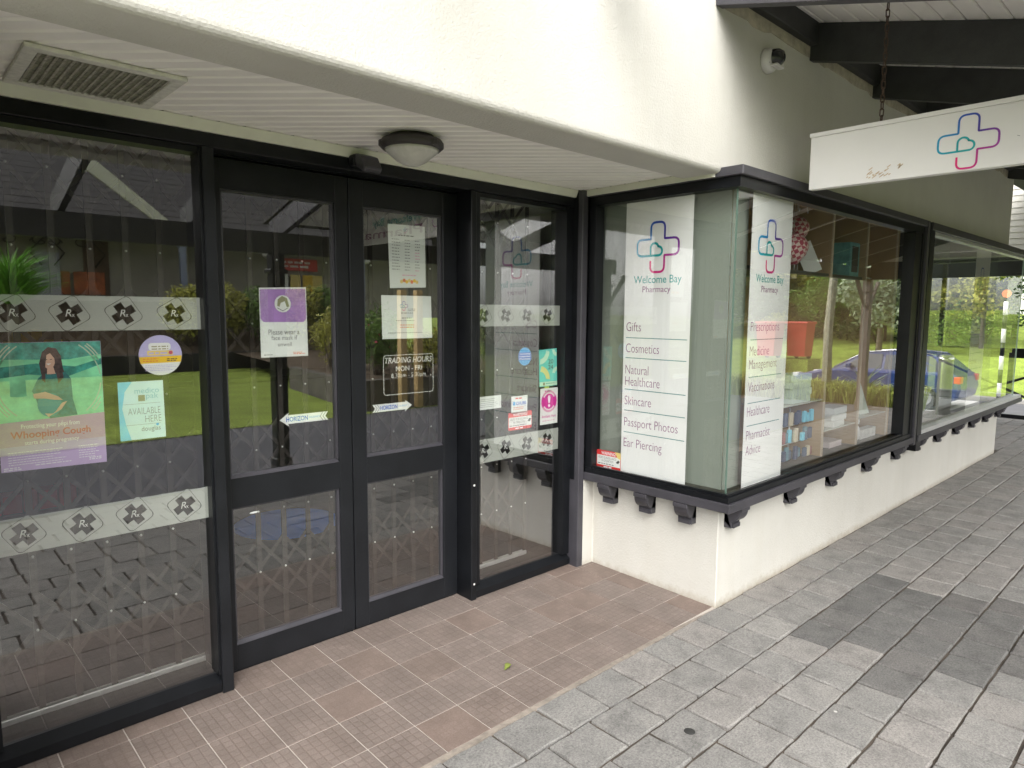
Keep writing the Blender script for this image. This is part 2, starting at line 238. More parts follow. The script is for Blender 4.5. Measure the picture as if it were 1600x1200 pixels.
# ------------------------------------------------------------------ builders
def wloc(o):
    v = Vector((0, 0, 0))
    while o: v += o.location; o = o.parent
    return v
def tag(o, label=None, cat=None, group=None, kind=None):
    if label: o['label'] = label
    if cat: o['category'] = cat
    if group: o['group'] = group
    if kind: o['kind'] = kind
    return o
def empty(name, loc, label=None, cat=None, group=None, kind=None):
    o = bpy.data.objects.new(name, None); o.empty_display_size = .1; COL.objects.link(o); o.location = loc
    return tag(o, label, cat, group, kind)
class MB:
    def __init__(s): s.bm = bmesh.new(); s.mi = 0
    def faces(s, vs, fs):
        v = [s.bm.verts.new(p) for p in vs]
        for f in fs:
            try: fc = s.bm.faces.new([v[i] for i in f]); fc.material_index = s.mi
            except ValueError: pass
        return v
    def box(s, a, b, bev=0):
        x0, y0, z0 = a; x1, y1, z1 = b
        if x0 > x1: x0, x1 = x1, x0
        if y0 > y1: y0, y1 = y1, y0
        if z0 > z1: z0, z1 = z1, z0
        v = s.faces([(x0,y0,z0),(x1,y0,z0),(x1,y1,z0),(x0,y1,z0),(x0,y0,z1),(x1,y0,z1),(x1,y1,z1),(x0,y1,z1)],
            [(0,3,2,1),(4,5,6,7),(0,1,5,4),(1,2,6,5),(2,3,7,6),(3,0,4,7)])
        if bev:
            es = list({e for w in v for e in w.link_edges})
            bmesh.ops.bevel(s.bm, geom=es, offset=bev, segments=2 if bev > .006 else 1, affect='EDGES', profile=.6)
        return s
    def prism(s, prof, axis, a, b, bev=0):
        """prof: 2D points; axis 'x': (y,z) profile, 'y': (x,z), 'z': (x,y)"""
        def P(p, t): return {'x': (t, p[0], p[1]), 'y': (p[0], t, p[1]), 'z': (p[0], p[1], t)}[axis]
        n = len(prof); vs = [P(p, a) for p in prof]+[P(p, b) for p in prof]
        fs = [tuple(range(n-1, -1, -1)), tuple(range(n, 2*n))]+[(i, (i+1) % n, n+(i+1) % n, n+i) for i in range(n)]
        v = s.faces(vs, fs)
        bmesh.ops.recalc_face_normals(s.bm, faces=list({f for w in v for f in w.link_faces}))
        if bev:
            bmesh.ops.bevel(s.bm, geom=list({e for w in v for e in w.link_edges if e.calc_face_angle(0) > .5}), offset=bev, segments=1, affect='EDGES')
        return s
    def tube(s, pts, r, n=8, close=False):
        pts = [Vector(p) for p in pts]; rings = []; m = len(pts)
        rr = r if isinstance(r, (list, tuple)) else [r]*m
        ref = None
        for i, p in enumerate(pts):
            d = (pts[(i+1) % m]-pts[i-1]) if close else (pts[min(i+1, m-1)]-pts[max(i-1, 0)])
            d.normalize()
            if ref is None: ref = d.orthogonal().normalized()
            ref = (ref-d*ref.dot(d)).normalized(); q = d.cross(ref)
            rings.append([s.bm.verts.new(p+(ref*math.cos(2*math.pi*k/n)+q*math.sin(2*math.pi*k/n))*rr[i]) for k in range(n)])
        for i in range(m if close else m-1):
            A, B = rings[i], rings[(i+1) % m]
            for k in range(n):
                f = s.bm.faces.new((A[k], A[(k+1) % n], B[(k+1) % n], B[k])); f.smooth = True; f.material_index = s.mi
        if not close:
            for rg, rv in ((rings[0], True), (rings[-1], False)):
                f = s.bm.faces.new(rg[::-1] if rv else rg); f.material_index = s.mi
        return s
    def lathe(s, prof, c, n=32, axis='z'):
        """prof: (r, h) list"""
        rings = []
        for r, h in prof:
            rg = []
            for k in range(n):
                a = 2*math.pi*k/n; u, w = r*math.cos(a), r*math.sin(a)
                p = {'z': (c[0]+u, c[1]+w, c[2]+h), 'y': (c[0]+u, c[1]+h, c[2]+w), 'x': (c[0]+h, c[1]+u, c[2]+w)}[axis]
                rg.append(s.bm.verts.new(p))
            rings.append(rg)
        for A, B in zip(rings, rings[1:]):
            for k in range(n):
                f = s.bm.faces.new((A[k], A[(k+1) % n], B[(k+1) % n], B[k])); f.smooth = True; f.material_index = s.mi
        for rg in (rings[0], rings[-1]):
            f = s.bm.faces.new(rg); f.material_index = s.mi
        bmesh.ops.recalc_face_normals(s.bm, faces=s.bm.faces)
        return s
    def quad(s, *p): s.faces(p, [tuple(range(len(p)))]); return s
    def build(s, name, mt, parent=None, smooth=False, **k):
        off = wloc(parent) if parent else Vector((0, 0, 0))
        for v in s.bm.verts: v.co -= off
        me = bpy.data.meshes.new(name); s.bm.to_mesh(me); s.bm.free()
        for x in (mt if isinstance(mt, list) else [mt]): me.materials.append(x)
        if smooth:
            for p in me.polygons: p.use_smooth = True
        o = bpy.data.objects.new(name, me); COL.objects.link(o); o.parent = parent
        return tag(o, **k)
def recentre(o):
    """move a top-level mesh's origin to the bottom middle of its own shape"""
    vs = [v.co for v in o.data.vertices]
    c = Vector(((min(v.x for v in vs)+max(v.x for v in vs))/2, (min(v.y for v in vs)+max(v.y for v in vs))/2, min(v.z for v in vs)))
    o.data.transform(Matrix.Translation(-c)); o.location += c
    return o
def inst(src, name, loc, parent, rot=(0, 0, 0), mt=None):
    o = bpy.data.objects.new(name, src); COL.objects.link(o); o.parent = parent
    o.location = Vector(loc)-(wloc(parent) if parent else Vector((0, 0, 0))); o.rotation_euler = rot
    return o
def curve_mesh(name, splines, tf, mt, parent, **k):
    """fill nested closed 2D outlines (holes alternate); tf maps (u, v) to the world"""
    cu = bpy.data.curves.new(name, 'CURVE'); cu.dimensions = '2D'; cu.fill_mode = 'BOTH'; sp0 = splines[0][0]
    for sp in splines:
        s = cu.splines.new('POLY'); s.points.add(len(sp)-1); s.use_cyclic_u = True
        for q, (u, v) in zip(s.points, sp): q.co = ((u-sp0[0])*40, (v-sp0[1])*40, 0, 1)
    return curve_to_mesh(cu, name, lambda a, c: tf(a/40+sp0[0], c/40+sp0[1]), mt, parent, **k)
def curve_to_mesh(cu, name, tf, mt, parent, fit=None, **k):
    tmp = bpy.data.objects.new('tmp_'+name, cu); COL.objects.link(tmp)
    dg = bpy.context.evaluated_depsgraph_get(); dg.update()
    me = bpy.data.meshes.new_from_object(tmp.evaluated_get(dg)); bpy.data.objects.remove(tmp); bpy.data.curves.remove(cu)
    me.name = name
    if fit and me.vertices:
        xs = [v.co.x for v in me.vertices]; ys = [v.co.y for v in me.vertices]
        x0, x1, y0, y1 = min(xs), max(xs), min(ys), max(ys)
        (u0, u1, v0, v1) = fit
        for v in me.vertices:
            v.co.x = u0+(v.co.x-x0)/max(1e-6, x1-x0)*(u1-u0); v.co.y = v0+(v.co.y-y0)/max(1e-6, y1-y0)*(v1-v0)
    off = wloc(parent) if parent else Vector((0, 0, 0))
    for v in me.vertices: v.co = Vector(tf(v.co.x, v.co.y))-off
    me.materials.clear(); me.materials.append(mt)
    o = bpy.data.objects.new(name, me); COL.objects.link(o); o.parent = parent
    return tag(o, **k)
def text(s, box, tf, mt, parent, thin=0, name='lettering', shear=0):
    """lettering fitted into box (u0, u1, v0, v1) of the glyphs' own extent"""
    cu = bpy.data.curves.new(name, 'FONT'); cu.body = s; cu.size = 1; cu.offset = thin; cu.resolution_u = 3; cu.shear = shear
    return curve_to_mesh(cu, name, tf, mt, parent, fit=box)
def FY(y): return lambda u, v: (u, y, v)            # facing -Y: u = x
def FX(x): return lambda u, v: (x, -u, v)           # facing -X: u = -y
def rectp(u0, u1, v0, v1): return [(u0, v0), (u1, v0), (u1, v1), (u0, v1)]
def rrect(u0, u1, v0, v1, r, n=5):
    pts = []
    for cx, cy, a in ((u1-r, v0+r, -90), (u1-r, v1-r, 0), (u0+r, v1-r, 90), (u0+r, v0+r, 180)):
        for k in range(n+1):
            t = R(a+90*k/n); pts.append((cx+r*math.cos(t), cy+r*math.sin(t)))
    return pts
def circ(u, v, r, n=32, ry=None): return [(u+r*math.cos(2*math.pi*k/n), v+(ry or r)*math.sin(2*math.pi*k/n)) for k in range(n)]
def flat(name, pts, tf, mt, parent, **k): return curve_mesh(name, [pts], tf, mt, parent, **k)
def gz(x, y): return .001*x+.0196*y
TILT = (math.atan(.0196), -.001, 0)

# ------------------------------------------------------------------ ground and paving
def sheet(name, pts, mt, kind='structure', **k):
    b = MB(); b.quad(*pts); return b.build(name, mt, None, kind=kind, **k)
g = MB()   # one ground sheet reaching the horizon; it falls towards the road and rises again beyond it
xs = [-300, -60, -12, 10.9, 11.8, 15.5, 21.8, 24, 30, 36, 60, 300]; zs = [-.3, -.3, -.2, -.2, -.22, -.96, -.96, -.75, .2, .9, 1.6, 3]
ys = [-300, -60, -24, -16.4, -6.5, -3, 0, 8, 60, 300]
vs = []; fs = []
for j, y in enumerate(ys):
    for i, x in enumerate(xs): vs.append((x, y, zs[i]))
nx = len(xs)
for j in range(len(ys)-1):
    for i in range(nx-1): fs.append((j*nx+i, j*nx+i+1, (j+1)*nx+i+1, (j+1)*nx+i))
g.faces(vs, fs); g.build('ground', LAWN, None, kind='structure')
sheet('asphalt_path', [(-14, -6.55, gz(0, -6.5)-.004), (10.9, -6.35, gz(10, -6.4)-.004), (10.9, -3.36, gz(10.9, -3.36)-.006), (-14, -3.36, gz(-14, -3.36)-.006)], mat('path_asphalt', (.085, .085, .097), .85, .12, 1.5, .3, 90, fine=.15), kind='structure')
lw = MB(); lz = -.115
lw.quad((-14, -16.2, lz), (6.4, -15.9, lz), (4.72, -10.4, lz), (4.2, -7.3, lz), (4.2, -6.35, lz), (-14, -6.6, lz)); lw.build('lawn', LAWN, None, kind='structure')
sheet('road', [(16, -120, -.945), (21.5, -120, -.945), (21.5, 60, -.945), (16, 60, -.945)], ASPH)
kb = MB()
kb.box((15.72, -120, -.97), (15.98, 60, -.83), .02).box((21.52, -120, -.97), (21.8, 60, -.83), .02); kb.build('road_kerb', CONC, None, kind='structure')
for i in range(5):
    y = -1.2-i*.95
    sheet('crossing_stripe', [(16.3, y, -.94), (21.2, y, -.94), (21.2, y-.5, -.94), (16.3, y-.5, -.94)], WHITEP)

# pavers: the ones that show largest are parts, the others one mesh
pav = empty('pavement', (0, 0, 0), kind='structure')
sb = MB(); x0, x1, y0, y1 = -6, 10.9, -.80, -3.36
sb.quad((x0, y1, gz(x0, y1)-.010), (x1, y1, gz(x1, y1)-.010), (x1, y0, gz(x1, y0)-.010), (x0, y0, gz(x0, y0)-.010))
sb.quad((7.4, y0, gz(7.4, y0)-.007), (x1, y0, gz(x1, y0)-.010), (x1, 3, gz(x1, 3)-.007), (7.4, 3, gz(7.4, 3)-.007))
sb.build('joint_sand', SAND, pav)
PW, PH, J = .2285, .1905, .0068
def paver_mesh(w, h, seed, mt, top=True):
    rnd = random.Random(seed); b = bmesh.new(); n = 4
    def ring(ins, z, jit):
        P = []
        for (ax, ay), (bx, by) in (((-w/2, -h/2), (w/2, -h/2)), ((w/2, -h/2), (w/2, h/2)), ((w/2, h/2), (-w/2, h/2)), ((-w/2, h/2), (-w/2, -h/2))):
            for k in range(n):
                t = k/n; x, y = ax+(bx-ax)*t, ay+(by-ay)*t
                f = 1-ins/(w/2); f2 = 1-ins/(h/2)
                P.append(b.verts.new((x*f+rnd.uniform(-jit, jit), y*f2+rnd.uniform(-jit, jit), z)))
        return P
    A = ring(0, -.03, 0); B = ring(.0012, -.005, .0022); Cc = ring(.0045, 0, .0028)
    for U, V in ((A, B), (B, Cc)):
        for k in range(len(U)): b.faces.new((U[k], U[(k+1) % len(U)], V[(k+1) % len(V)], V[k]))
    b.faces.new(Cc)
    me = bpy.data.meshes.new('paver'); b.to_mesh(me); b.free(); me.materials.append(mt); return me
variants = [paver_mesh(PW-.0095, PH-J, s, PAVER) for s in range(6)]; dvariants = [paver_mesh(PW-.0095, PH-J, s+50, PAVERD) for s in range(3)]
cands = []
darkrows = {2: (1.55, 2.72), 3: (1.70, 2.63), 4: (1.47, 2.66), 5: (1.72, 2.80), 6: (1.98, 2.9)}
Cm = Vector(cam.location); Mi = m.inverted()
def inview(p):
    q = Mi @ Vector(p)
    if q.z > -.2: return None
    u, v = q.x/-q.z*1063.56, q.y/-q.z*1063.56
    return -q.z if abs(u) < 830 and abs(v) < 640 else None
for r in range(13+20):
    if r < 13:
        yc = -.818-PH*(r+.5); xa, xb = -6, 10.9; off = random.Random(r*31+5).uniform(0, PW)
    else:
        yc = -.818+PH*(r-13+.5); xa, xb = 7.46, 10.9; off = random.Random(r*31+5).uniform(0, PW)
        if yc > 3: continue
    x = xa+off
    if r == 2: x = xa+off-(off-((1.567-xa) % PW))
    if r == 3: x = xa+((1.709-xa) % PW)
    if r == 4: x = xa+((1.371-xa) % PW)
    if r == 1: x = xa+((1.451-xa) % PW)
    if r == 0: x = xa+((1.582-xa) % PW)
    if r == 5: x = xa+((1.725-xa) % PW)
    while x+PW < xb:
        xc = x+PW/2
        dk = r in darkrows and darkrows[r][0] < xc < darkrows[r][1]
        d = inview((xc, yc, gz(xc, yc))); cands.append((d if d else 999+Vector((xc-Cm.x, yc-Cm.y, 0)).length, xc, yc, dk)); x += PW
cands.sort(key=lambda c: c[0])
rest = MB(); restd = MB()
for k, (d, xc, yc, dk) in enumerate(cands):
    rr = random.Random(k); dz = rr.uniform(-.0015, .0012)
    if k < 296 and d < 900:
        inst(rr.choice(dvariants if dk else variants), 'paver', (xc, yc, gz(xc, yc)+dz), pav, (TILT[0]+rr.uniform(-.004, .004), TILT[1]+rr.uniform(-.004, .004), rr.uniform(-.008, .008)+(math.pi if rr.random() < .5 else 0)))
    else:
        a, c = (PW-.0095)/2, (PH-J)/2; i = .0045; z = gz(xc, yc)+dz; jx = rr.uniform(-.001, .001)
        rest.faces([(xc-a+jx, yc-c, z-.02), (xc+a+jx, yc-c, z-.02), (xc+a+jx, yc+c, z-.02), (xc-a+jx, yc+c, z-.02), (xc-a+i, yc-c+i, z), (xc+a-i, yc-c+i, z), (xc+a-i, yc+c-i, z), (xc-a+i, yc+c-i, z)],
            [(4, 5, 6, 7), (0, 1, 5, 4), (1, 2, 6, 5), (2, 3, 7, 6), (3, 0, 4, 7)])
rest.build('paver_field', PAVER, pav, kind='stuff')

# entry tiles
ent = empty('entry_floor', (0, 0, 0), kind='structure')
gb = MB(); gb.quad((-1.9, -.818, gz(-1.9, -.818)-.0028), (1.545, -.818, gz(1.545, -.818)-.0028), (1.56, .2, gz(1.5, .2)-.0028), (-1.9, .2, gz(-1.9, .2)-.0028)); gb.build('grout_bed', GROUT, ent)
gb = MB(); gb.box((-1.9, -.822, -.06), (1.53, -.797, gz(0, -.80)-.0016)); gb.build('edge_mortar', plain('tan_mortar', (.25, .215, .18), .9, var=.3, vs=30), ent)
def tile_mesh(w, h, cx=0):
    b = MB(); b.box((-w/2+cx, -h/2, -.012), (w/2+cx, h/2, 0), .0012); me = bpy.data.meshes.new('tile'); b.bm.to_mesh(me); b.bm.free(); me.materials.append(TILE); return me
full = tile_mesh(.1955, .1955); cut = tile_mesh(.1405, .1955, -.0275)
for i in range(-9, 8):
    for j in range(-1, 4):
        xc, yc = (i+.5)*.2, -(j+.5)*.2
        inst(cut if i == 7 else full, 'tile', (xc, yc, gz(xc, yc)+random.uniform(-.0004, .0004)), ent, TILT)

# ------------------------------------------------------------------ the pharmacy building
bld = empty('pharmacy_building', (1.545, -.815, 0), 'cream stucco corner shop with dark framed doors and bay windows beside the paved walkway', 'shop building')
w = MB()     # the lintel wall over the entry, the wall over the windows, the base wall and the stub beside the doors
w.prism([(-.81, 4.4)]+[(-.782-.028*math.cos(R(a)), 2.208-.028*math.sin(R(a))) for a in (0, 18, 36, 54, 72, 90)]+[ (-.605, 2.18), (-.59, 2.195), (-.59, 4.4)], 'x', -6, 1.56)
w.box((1.56, -.81, 2.207), (7.36, -.6, 4.4))
b = w.build('upper_wall', STUCCO, bld)
w = MB(); w.prism([(1.452, .02), (1.545, .02), (1.545, -.815), (7.45, -.815), (7.45, -.55), (1.75, -.55), (1.75, .2), (1.452, .2)], 'z', -.2, .53, .004)
w.build('base_wall', STUCCO, bld)
w = MB(); w.box((7.36, -.6, 2.207), (7.15, 3, 4.4)); w.box((7.45, -.55, -.2), (7.25, 3, .53)); w.build('end_wall', STUCCO, bld)
w = MB()     # torn plaster edge below the veranda ledger
rp = random.Random(3); top = 2.995; pts = []; x = 1.43
while x < 7.33:
    pts.append((x, 2.925+rp.uniform(-.012, .012))); x += rp.uniform(.05, .14)
w.prism([(1.43, top)]+pts+[(7.33, top)], 'y', -.814, -.809); w.build('plaster_edge', PLASTER, bld)
# left return of the entry recess (outside the picture) and shop shell, so that the interior is closed and dim
w = MB(); w.box((-6, -.59, -.1), (-1.42, .3, 2.6)); w.build('entry_side_wall', STUCCO, bld)
sh = MB()
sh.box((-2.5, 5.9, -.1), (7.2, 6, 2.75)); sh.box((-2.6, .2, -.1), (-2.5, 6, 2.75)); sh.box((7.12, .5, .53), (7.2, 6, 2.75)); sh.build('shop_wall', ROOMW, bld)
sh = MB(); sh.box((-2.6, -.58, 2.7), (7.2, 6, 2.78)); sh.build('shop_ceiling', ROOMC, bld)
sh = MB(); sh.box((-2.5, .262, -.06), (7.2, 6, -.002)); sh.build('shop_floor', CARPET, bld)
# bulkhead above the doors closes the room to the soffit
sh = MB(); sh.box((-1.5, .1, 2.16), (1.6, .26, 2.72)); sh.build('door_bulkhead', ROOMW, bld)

# soffit: boards laid at forty-five degrees
sof = empty('soffit', (0, -.3, 2.2)); sof.parent = bld; sof.location = Vector((0, -.3, 2.2))-wloc(bld)
d = Vector((1, -1, 0)).normalized(); nrm = Vector((1, 1, 0)).normalized()
pitch = .068
X0, X1, Y0, Y1 = -1.43, 1.46, -.592, .064
def clip(poly):
    for ax, val, sgn in ((0, X0, 1), (0, X1, -1), (1, Y0, 1), (1, Y1, -1)):
        out = []
        for a, b2 in zip(poly, poly[1:]+poly[:1]):
            ia, ib = sgn*(a[ax]-val) >= 0, sgn*(b2[ax]-val) >= 0
            if ia: out.append(a)
            if ia != ib:
                t = (val-a[ax])/(b2[ax]-a[ax]); out.append(a+(b2-a)*t)
        poly = out
        if len(poly) < 3: return None
    return poly
for k in range(-40, 40):
    c = nrm*(k*pitch); a2 = pitch/2-.011
    q = clip([c+d*5+nrm*a2, c-d*5+nrm*a2, c-d*5-nrm*a2, c+d*5-nrm*a2])
    if not q: continue
    q2 = [Vector((p.x, p.y, 0)) for p in q]; n = len(q2); cen = sum(q2, Vector())/n
    # board face at 2.2, edges eased upwards into the groove
    b = MB(); b.faces([(p.x, p.y, 2.2) for p in q2]+[(p.x+nrm.x*s_, p.y+nrm.y*s_, 2.209) for p, s_ in ((p, .0095 if (p-c).dot(nrm) > 0 else -.0095) for p in q2)],
        [tuple(range(n))]+[(i, (i+1) % n, n+(i+1) % n, n+i) for i in range(n)])
    b.build('soffit_board', SOFFIT, sof)
b = MB(); b.box((X0, Y0, 2.2095), (X1, Y1+.1, 2.23)); b.build('soffit_backing', DUSTY, sof)
b = MB(); b.prism([(.05, 2.1985), (.066, 2.16), (.085, 2.16), (.085, 2.1985)], 'x', -1.42, 1.40); b.build('edge_trim', TRIM, sof)
b = MB(); b.box((1.435, -.78, 2.165), (1.452, .02, 2.1985)); b.build('edge_trim', TRIM, sof)

# entrance screen: head, posts, sidelights
scr = empty('entrance_frame', (0, .1, 0)); scr.parent = bld; scr.location = Vector((0, .1, 0))-wloc(bld)
b = MB(); b.box((-1.42, .075, 2.108), (1.402, .17, 2.159), .003); b.box((-.60, .178, 2.106), (.635, .252, 2.159)); b.build('head', BLACK, scr)
def post(x0, x1, y0, y1, mt, nm, z1=2.108): b = MB(); b.box((x0, y0, -.01), (x1, y1, z1), .003); b.build(nm, mt, scr)
post(-.646, -.602, .072, .262, DOORP, 'post'); post(.633, .667, .072, .262, BLACK, 'post'); post(-1.42, -1.362, .075, .2, BLACK, 'post')
post(1.403, 1.452, .018, .2, GREYP, 'corner_post', 2.197)
b = MB(); b.box((1.40, .05, .53), (1.60, .26, 2.2)); b.build('jamb_filler', BLACK, scr)
for z in (.09, .62): b = MB(); b.lathe([(.006, 0), (.006, -.002)], (.65, .0715, z), 10, 'y'); b.build('screw', RIVET, scr)

def sidelight(x0, x1, gx0, gx1, gz0, gz1):
    s = empty('sidelight', ((x0+x1)/2, .12, 0)); s.parent = bld; s.location = Vector(((x0+x1)/2, .12, 0))-wloc(bld)
    b = MB()
    b.box((x0, .085, .0), (x1, .165, gz0-.03), .002)                         # bottom rail
    b.prism([(.075, .012), (.075, .045), (.118, gz0), (.165, gz0), (.165, .012)], 'x', x0+.002, x1-.002)
    b.box((gx0, .09, gz1), (gx1, .163, 2.107)); b.box((x0, .0855, gz0), (gx0, .163, 2.107)); b.box((gx1, .0855, gz0), (x1, .163, 2.107))
    b.build('frame', BLACK, s)
    b = MB(); b.quad((gx0-.004, .125, gz0-.004), (gx1+.004, .125, gz0-.004), (gx1+.004, .125, gz1+.004), (gx0-.004, .125, gz1+.004)); b.build('pane', GLASS, s)
    return s
sl = sidelight(-1.362, -.646, -1.345, -.655, .072, 2.085)
sr = sidelight(.667, 1.403, .70, 1.345, .072, 2.085)
def emblem(u, v, s):
    """rounded diamond outline ring, cross cut-out"""
    out = []
    def rot(p, a): return (u+p[0]*math.cos(a)-p[1]*math.sin(a), v+p[0]*math.sin(a)+p[1]*math.cos(a))
    a = R(32)
    for h in (.50, .482): out.append([rot(p, a) for p in rrect(-s*h*.78, s*h*.78, -s*h*.78, s*h*.78, s*.12, 4)])
    c, e = s*.115, s*.315
    out.append([rot(p, a) for p in [(-c, -e), (c, -e), (c, -c), (e, -c), (e, c), (c, c), (c, e), (-c, e), (-c, c), (-e, c), (-e, -c), (-c, -c)]])
    return out
def ring_fill(b, tf, c, outer, inner):
    """fill between two outlines that are star-shaped about c"""
    def rad(poly, a):
        d = (math.cos(a), math.sin(a)); best = 0
        for p, q in zip(poly, poly[1:]+poly[:1]):
            px, py, qx, qy = p[0]-c[0], p[1]-c[1], q[0]-c[0], q[1]-c[1]; ex, ey = qx-px, qy-py; den = d[0]*ey-d[1]*ex
            if abs(den) < 1e-12: continue
            t = (px*ey-py*ex)/den; w_ = (px*d[1]-py*d[0])/den
            if t > 0 and -1e-6 <= w_ <= 1+1e-6: best = max(best, t)
        return best
    A = sorted(math.atan2(p[1]-c[1], p[0]-c[0]) for p in outer+inner)
    P = lambda poly, a: tf(c[0]+rad(poly, a)*math.cos(a), c[1]+rad(poly, a)*math.sin(a))
    for a0, a1 in zip(A, A[1:]+[A[0]+2*math.pi]):
        if a1-a0 > 1e-6: b.quad(P(inner, a0), P(outer, a0), P(outer, a1), P(inner, a1))
def band(parent, u0, u1, v0, v1, ems):
    E = [emblem(u, v, (v1-v0)*1.02) for u, v in ems]; hw_ = .062; b = MB(); x = u0; t_ = FY(.1285)
    for (u, v), e in zip(ems, E):
        if u-hw_ > x: b.quad(*[t_(*q) for q in rectp(x, u-hw_, v0, v1)])
        ring_fill(b, t_, (u, v), rectp(max(u-hw_, x), min(u+hw_, u1), v0, v1), e[0]); x = min(u+hw_, u1)
    if x < u1-1e-4: b.quad(*[t_(*q) for q in rectp(x, u1, v0, v1)])
    b.build('frosted_band', FROST, parent)
    for (u, v), e in zip(ems, E): b = MB(); ring_fill(b, t_, (u, v), e[1], e[2]); b.build('emblem', FROST, parent)
    h = v1-v0
    for u, v in ems:
        text('R', (u-.105*h, u+.045*h, v-.085*h, v+.115*h), FY(.1287), FROSTT, parent, name='emblem_letter', shear=.25)
        text('x', (u+.045*h, u+.12*h, v-.10*h, v-.015*h), FY(.1287), FROSTT, parent, name='emblem_letter')
band(sl, -1.34, -.655, 1.44, 1.559, [(-1.232, 1.5), (-1.077, 1.499), (-.914, 1.499), (-.747, 1.499)])
band(sl, -1.34, -.655, .708, .83, [(-1.244, .772), (-1.076, .771), (-.913, .773), (-.742, .772)])
band(sr, .702, 1.343, 1.436, 1.550, [(.76, 1.493), (.918, 1.493), (1.077, 1.495), (1.24, 1.496)])
band(sr, .707, 1.343, .711, .838, [(.762, .777), (.924, .777), (1.086, .777), (1.247, .776)])

def door(x0, x1, gx0, gx1, nm):
    s = empty('sliding_door', ((x0+x1)/2, .215, 0)); s.parent = bld; s.location = Vector(((x0+x1)/2, .215, 0))-wloc(bld)
    f, k = .19, .24
    b = MB()
    b.box((x0, f, .012), (gx0, k, 2.1), .002); b.box((gx1, f, .012), (x1, k, 2.1), .002)
    for z0, z1 in ((.012, .118), (.705, .828), (1.985, 2.1)): b.box((gx0-.001, f+.0015, z0), (gx1+.001, k, z1))
    b.build('stile_frame', DOORP, s)
    b = MB()     # glazing beads
    for z0, z1 in ((.118, .705), (.828, 1.985)):
        b.prism([(f+.004, z0-.001), (f+.02, z0+.012), (k-.01, z0+.012), (k-.01, z0-.001)], 'x', gx0+.001, gx1-.001)
        b.box((gx0+.001, f+.012, z1-.009), (gx1-.001, k-.01, z1+.001)); b.box((gx0-.001, f+.012, z0+.012), (gx0+.008, k-.01, z1-.009)); b.box((gx1-.008, f+.012, z0+.012), (gx1+.001, k-.01, z1-.009))
    b.build('glazing_bead', GREYP, s)
    for z0, z1 in ((.118, .705), (.828, 1.985)):
        b = MB(); b.quad((gx0, .215, z0), (gx1, .215, z0), (gx1, .215, z1), (gx0, .215, z1)); b.build('pane', GLASS, s)
    b = MB(); b.box((x0+.01, f+.004, -.006), (x1-.01, k-.004, .011)); b.build('brush_strip', BLACK, s)
    return s
dl = door(-.6, .0145, -.541, -.05, 'l'); dr = door(.0195, .632, .093, .545, 'r')
text('•', (-.46, -.42, .66, .668), FY(.2175), PAPER, dl, name='paper_scrap')

# bay windows: sill, frame, panes, brackets
def bracket_prof(o, s_):   # profile in (outwards, z); local outward distance o grows away from the wall
    top = .525
    P = [(0, top), (.098, top), (.098, top-.022), (.088, top-.022)]
    for k in range(9):
        a = R(90*k/8); P.append((.088-.052*(1-math.cos(a))-.0, top-.022-.062*math.sin(a)))
    P += [(.042, top-.084), (.042, top-.118), (0, top-.118)]
    return P
def bay(nm, segs, rets, panes, loc):
    s = empty('bay_window', loc); s.parent = bld; s.location = Vector(loc)-wloc(bld); return s
bw = bay('w1', 0, 0, 0, (2.9, -.86, .5))
XS, YS = 1.447, -.925           # outer faces of the sill and head
X2 = 4.26
b = MB()   # sill board and head cap wrap the corner
b.prism([(XS, .02), (XS, YS), (X2, YS), (X2, -.80), (1.57, -.80), (1.57, .02)], 'z', .527, .574, .003); b.build('sill', GREYP, bw)
b = MB(); b.prism([(XS, .02), (XS, YS), (X2, YS), (X2, -.805), (1.565, -.805), (1.565, .02)], 'z', 2.162, 2.2065, .003); b.build('head_cap', GREYP, bw)
b = MB()
x, y = XS+.012, YS+.014
b.prism([(x, .0185), (x, y), (X2-.05, y), (X2-.05, -.845), (1.535, -.845), (1.535, .0185)], 'z', .5745, .604)
b.prism([(x+.008, .0183), (x+.008, y+.008), (X2-.05, y+.008), (X2-.05, -.846), (1.534, -.846), (1.534, .0183)], 'z', 2.112, 2.1615)
b.box((XS+.014, -.03, .6045), (1.535, .0183, 2.1115))                      # jamb beside the doors
b.build('frame', BLACK, bw)
b = MB(); b.prism([(1.47, -.03), (1.47, -.9), (X2-.08, -.9), (X2-.08, -.885), (1.485, -.885), (1.485, -.03)], 'z', .6045, .618); b.build('glazing_bead', BLACK, bw)
b = MB()   # right-hand jamb, deep and black, with a grey outer edge board
b.box((4.02, -.905, .605), (4.16, -.80, 2.11)); b.box((4.16, -.912, .605), (4.205, -.8, 2.11)); b.build('jamb', BLACK, bw)
b = MB(); b.box((4.212, YS-.003, .51), (4.262, -.82, 2.205), .003); b.build('jamb_board', GREYP, bw)
GX, GY = 1.505, -.865
b = MB(); b.quad((GX, -.03, .612), (GX, GY-.008, .612), (GX, GY-.008, 2.118), (GX, -.03, 2.118)); b.build('return_pane', GLASSF, bw)
b = MB(); b.quad((GX+.001, GY, .612), (4.03, GY, .612), (4.03, GY, 2.118), (GX+.001, GY, 2.118)); b.build('pane', GLASSF, bw)
b = MB(); b.box((GX-.003, GY-.008, .612), (GX+.004, GY-.0015, 2.116)); b.build('glass_edge', plain('glass_edge_green', (.10, .16, .13), .4), bw)
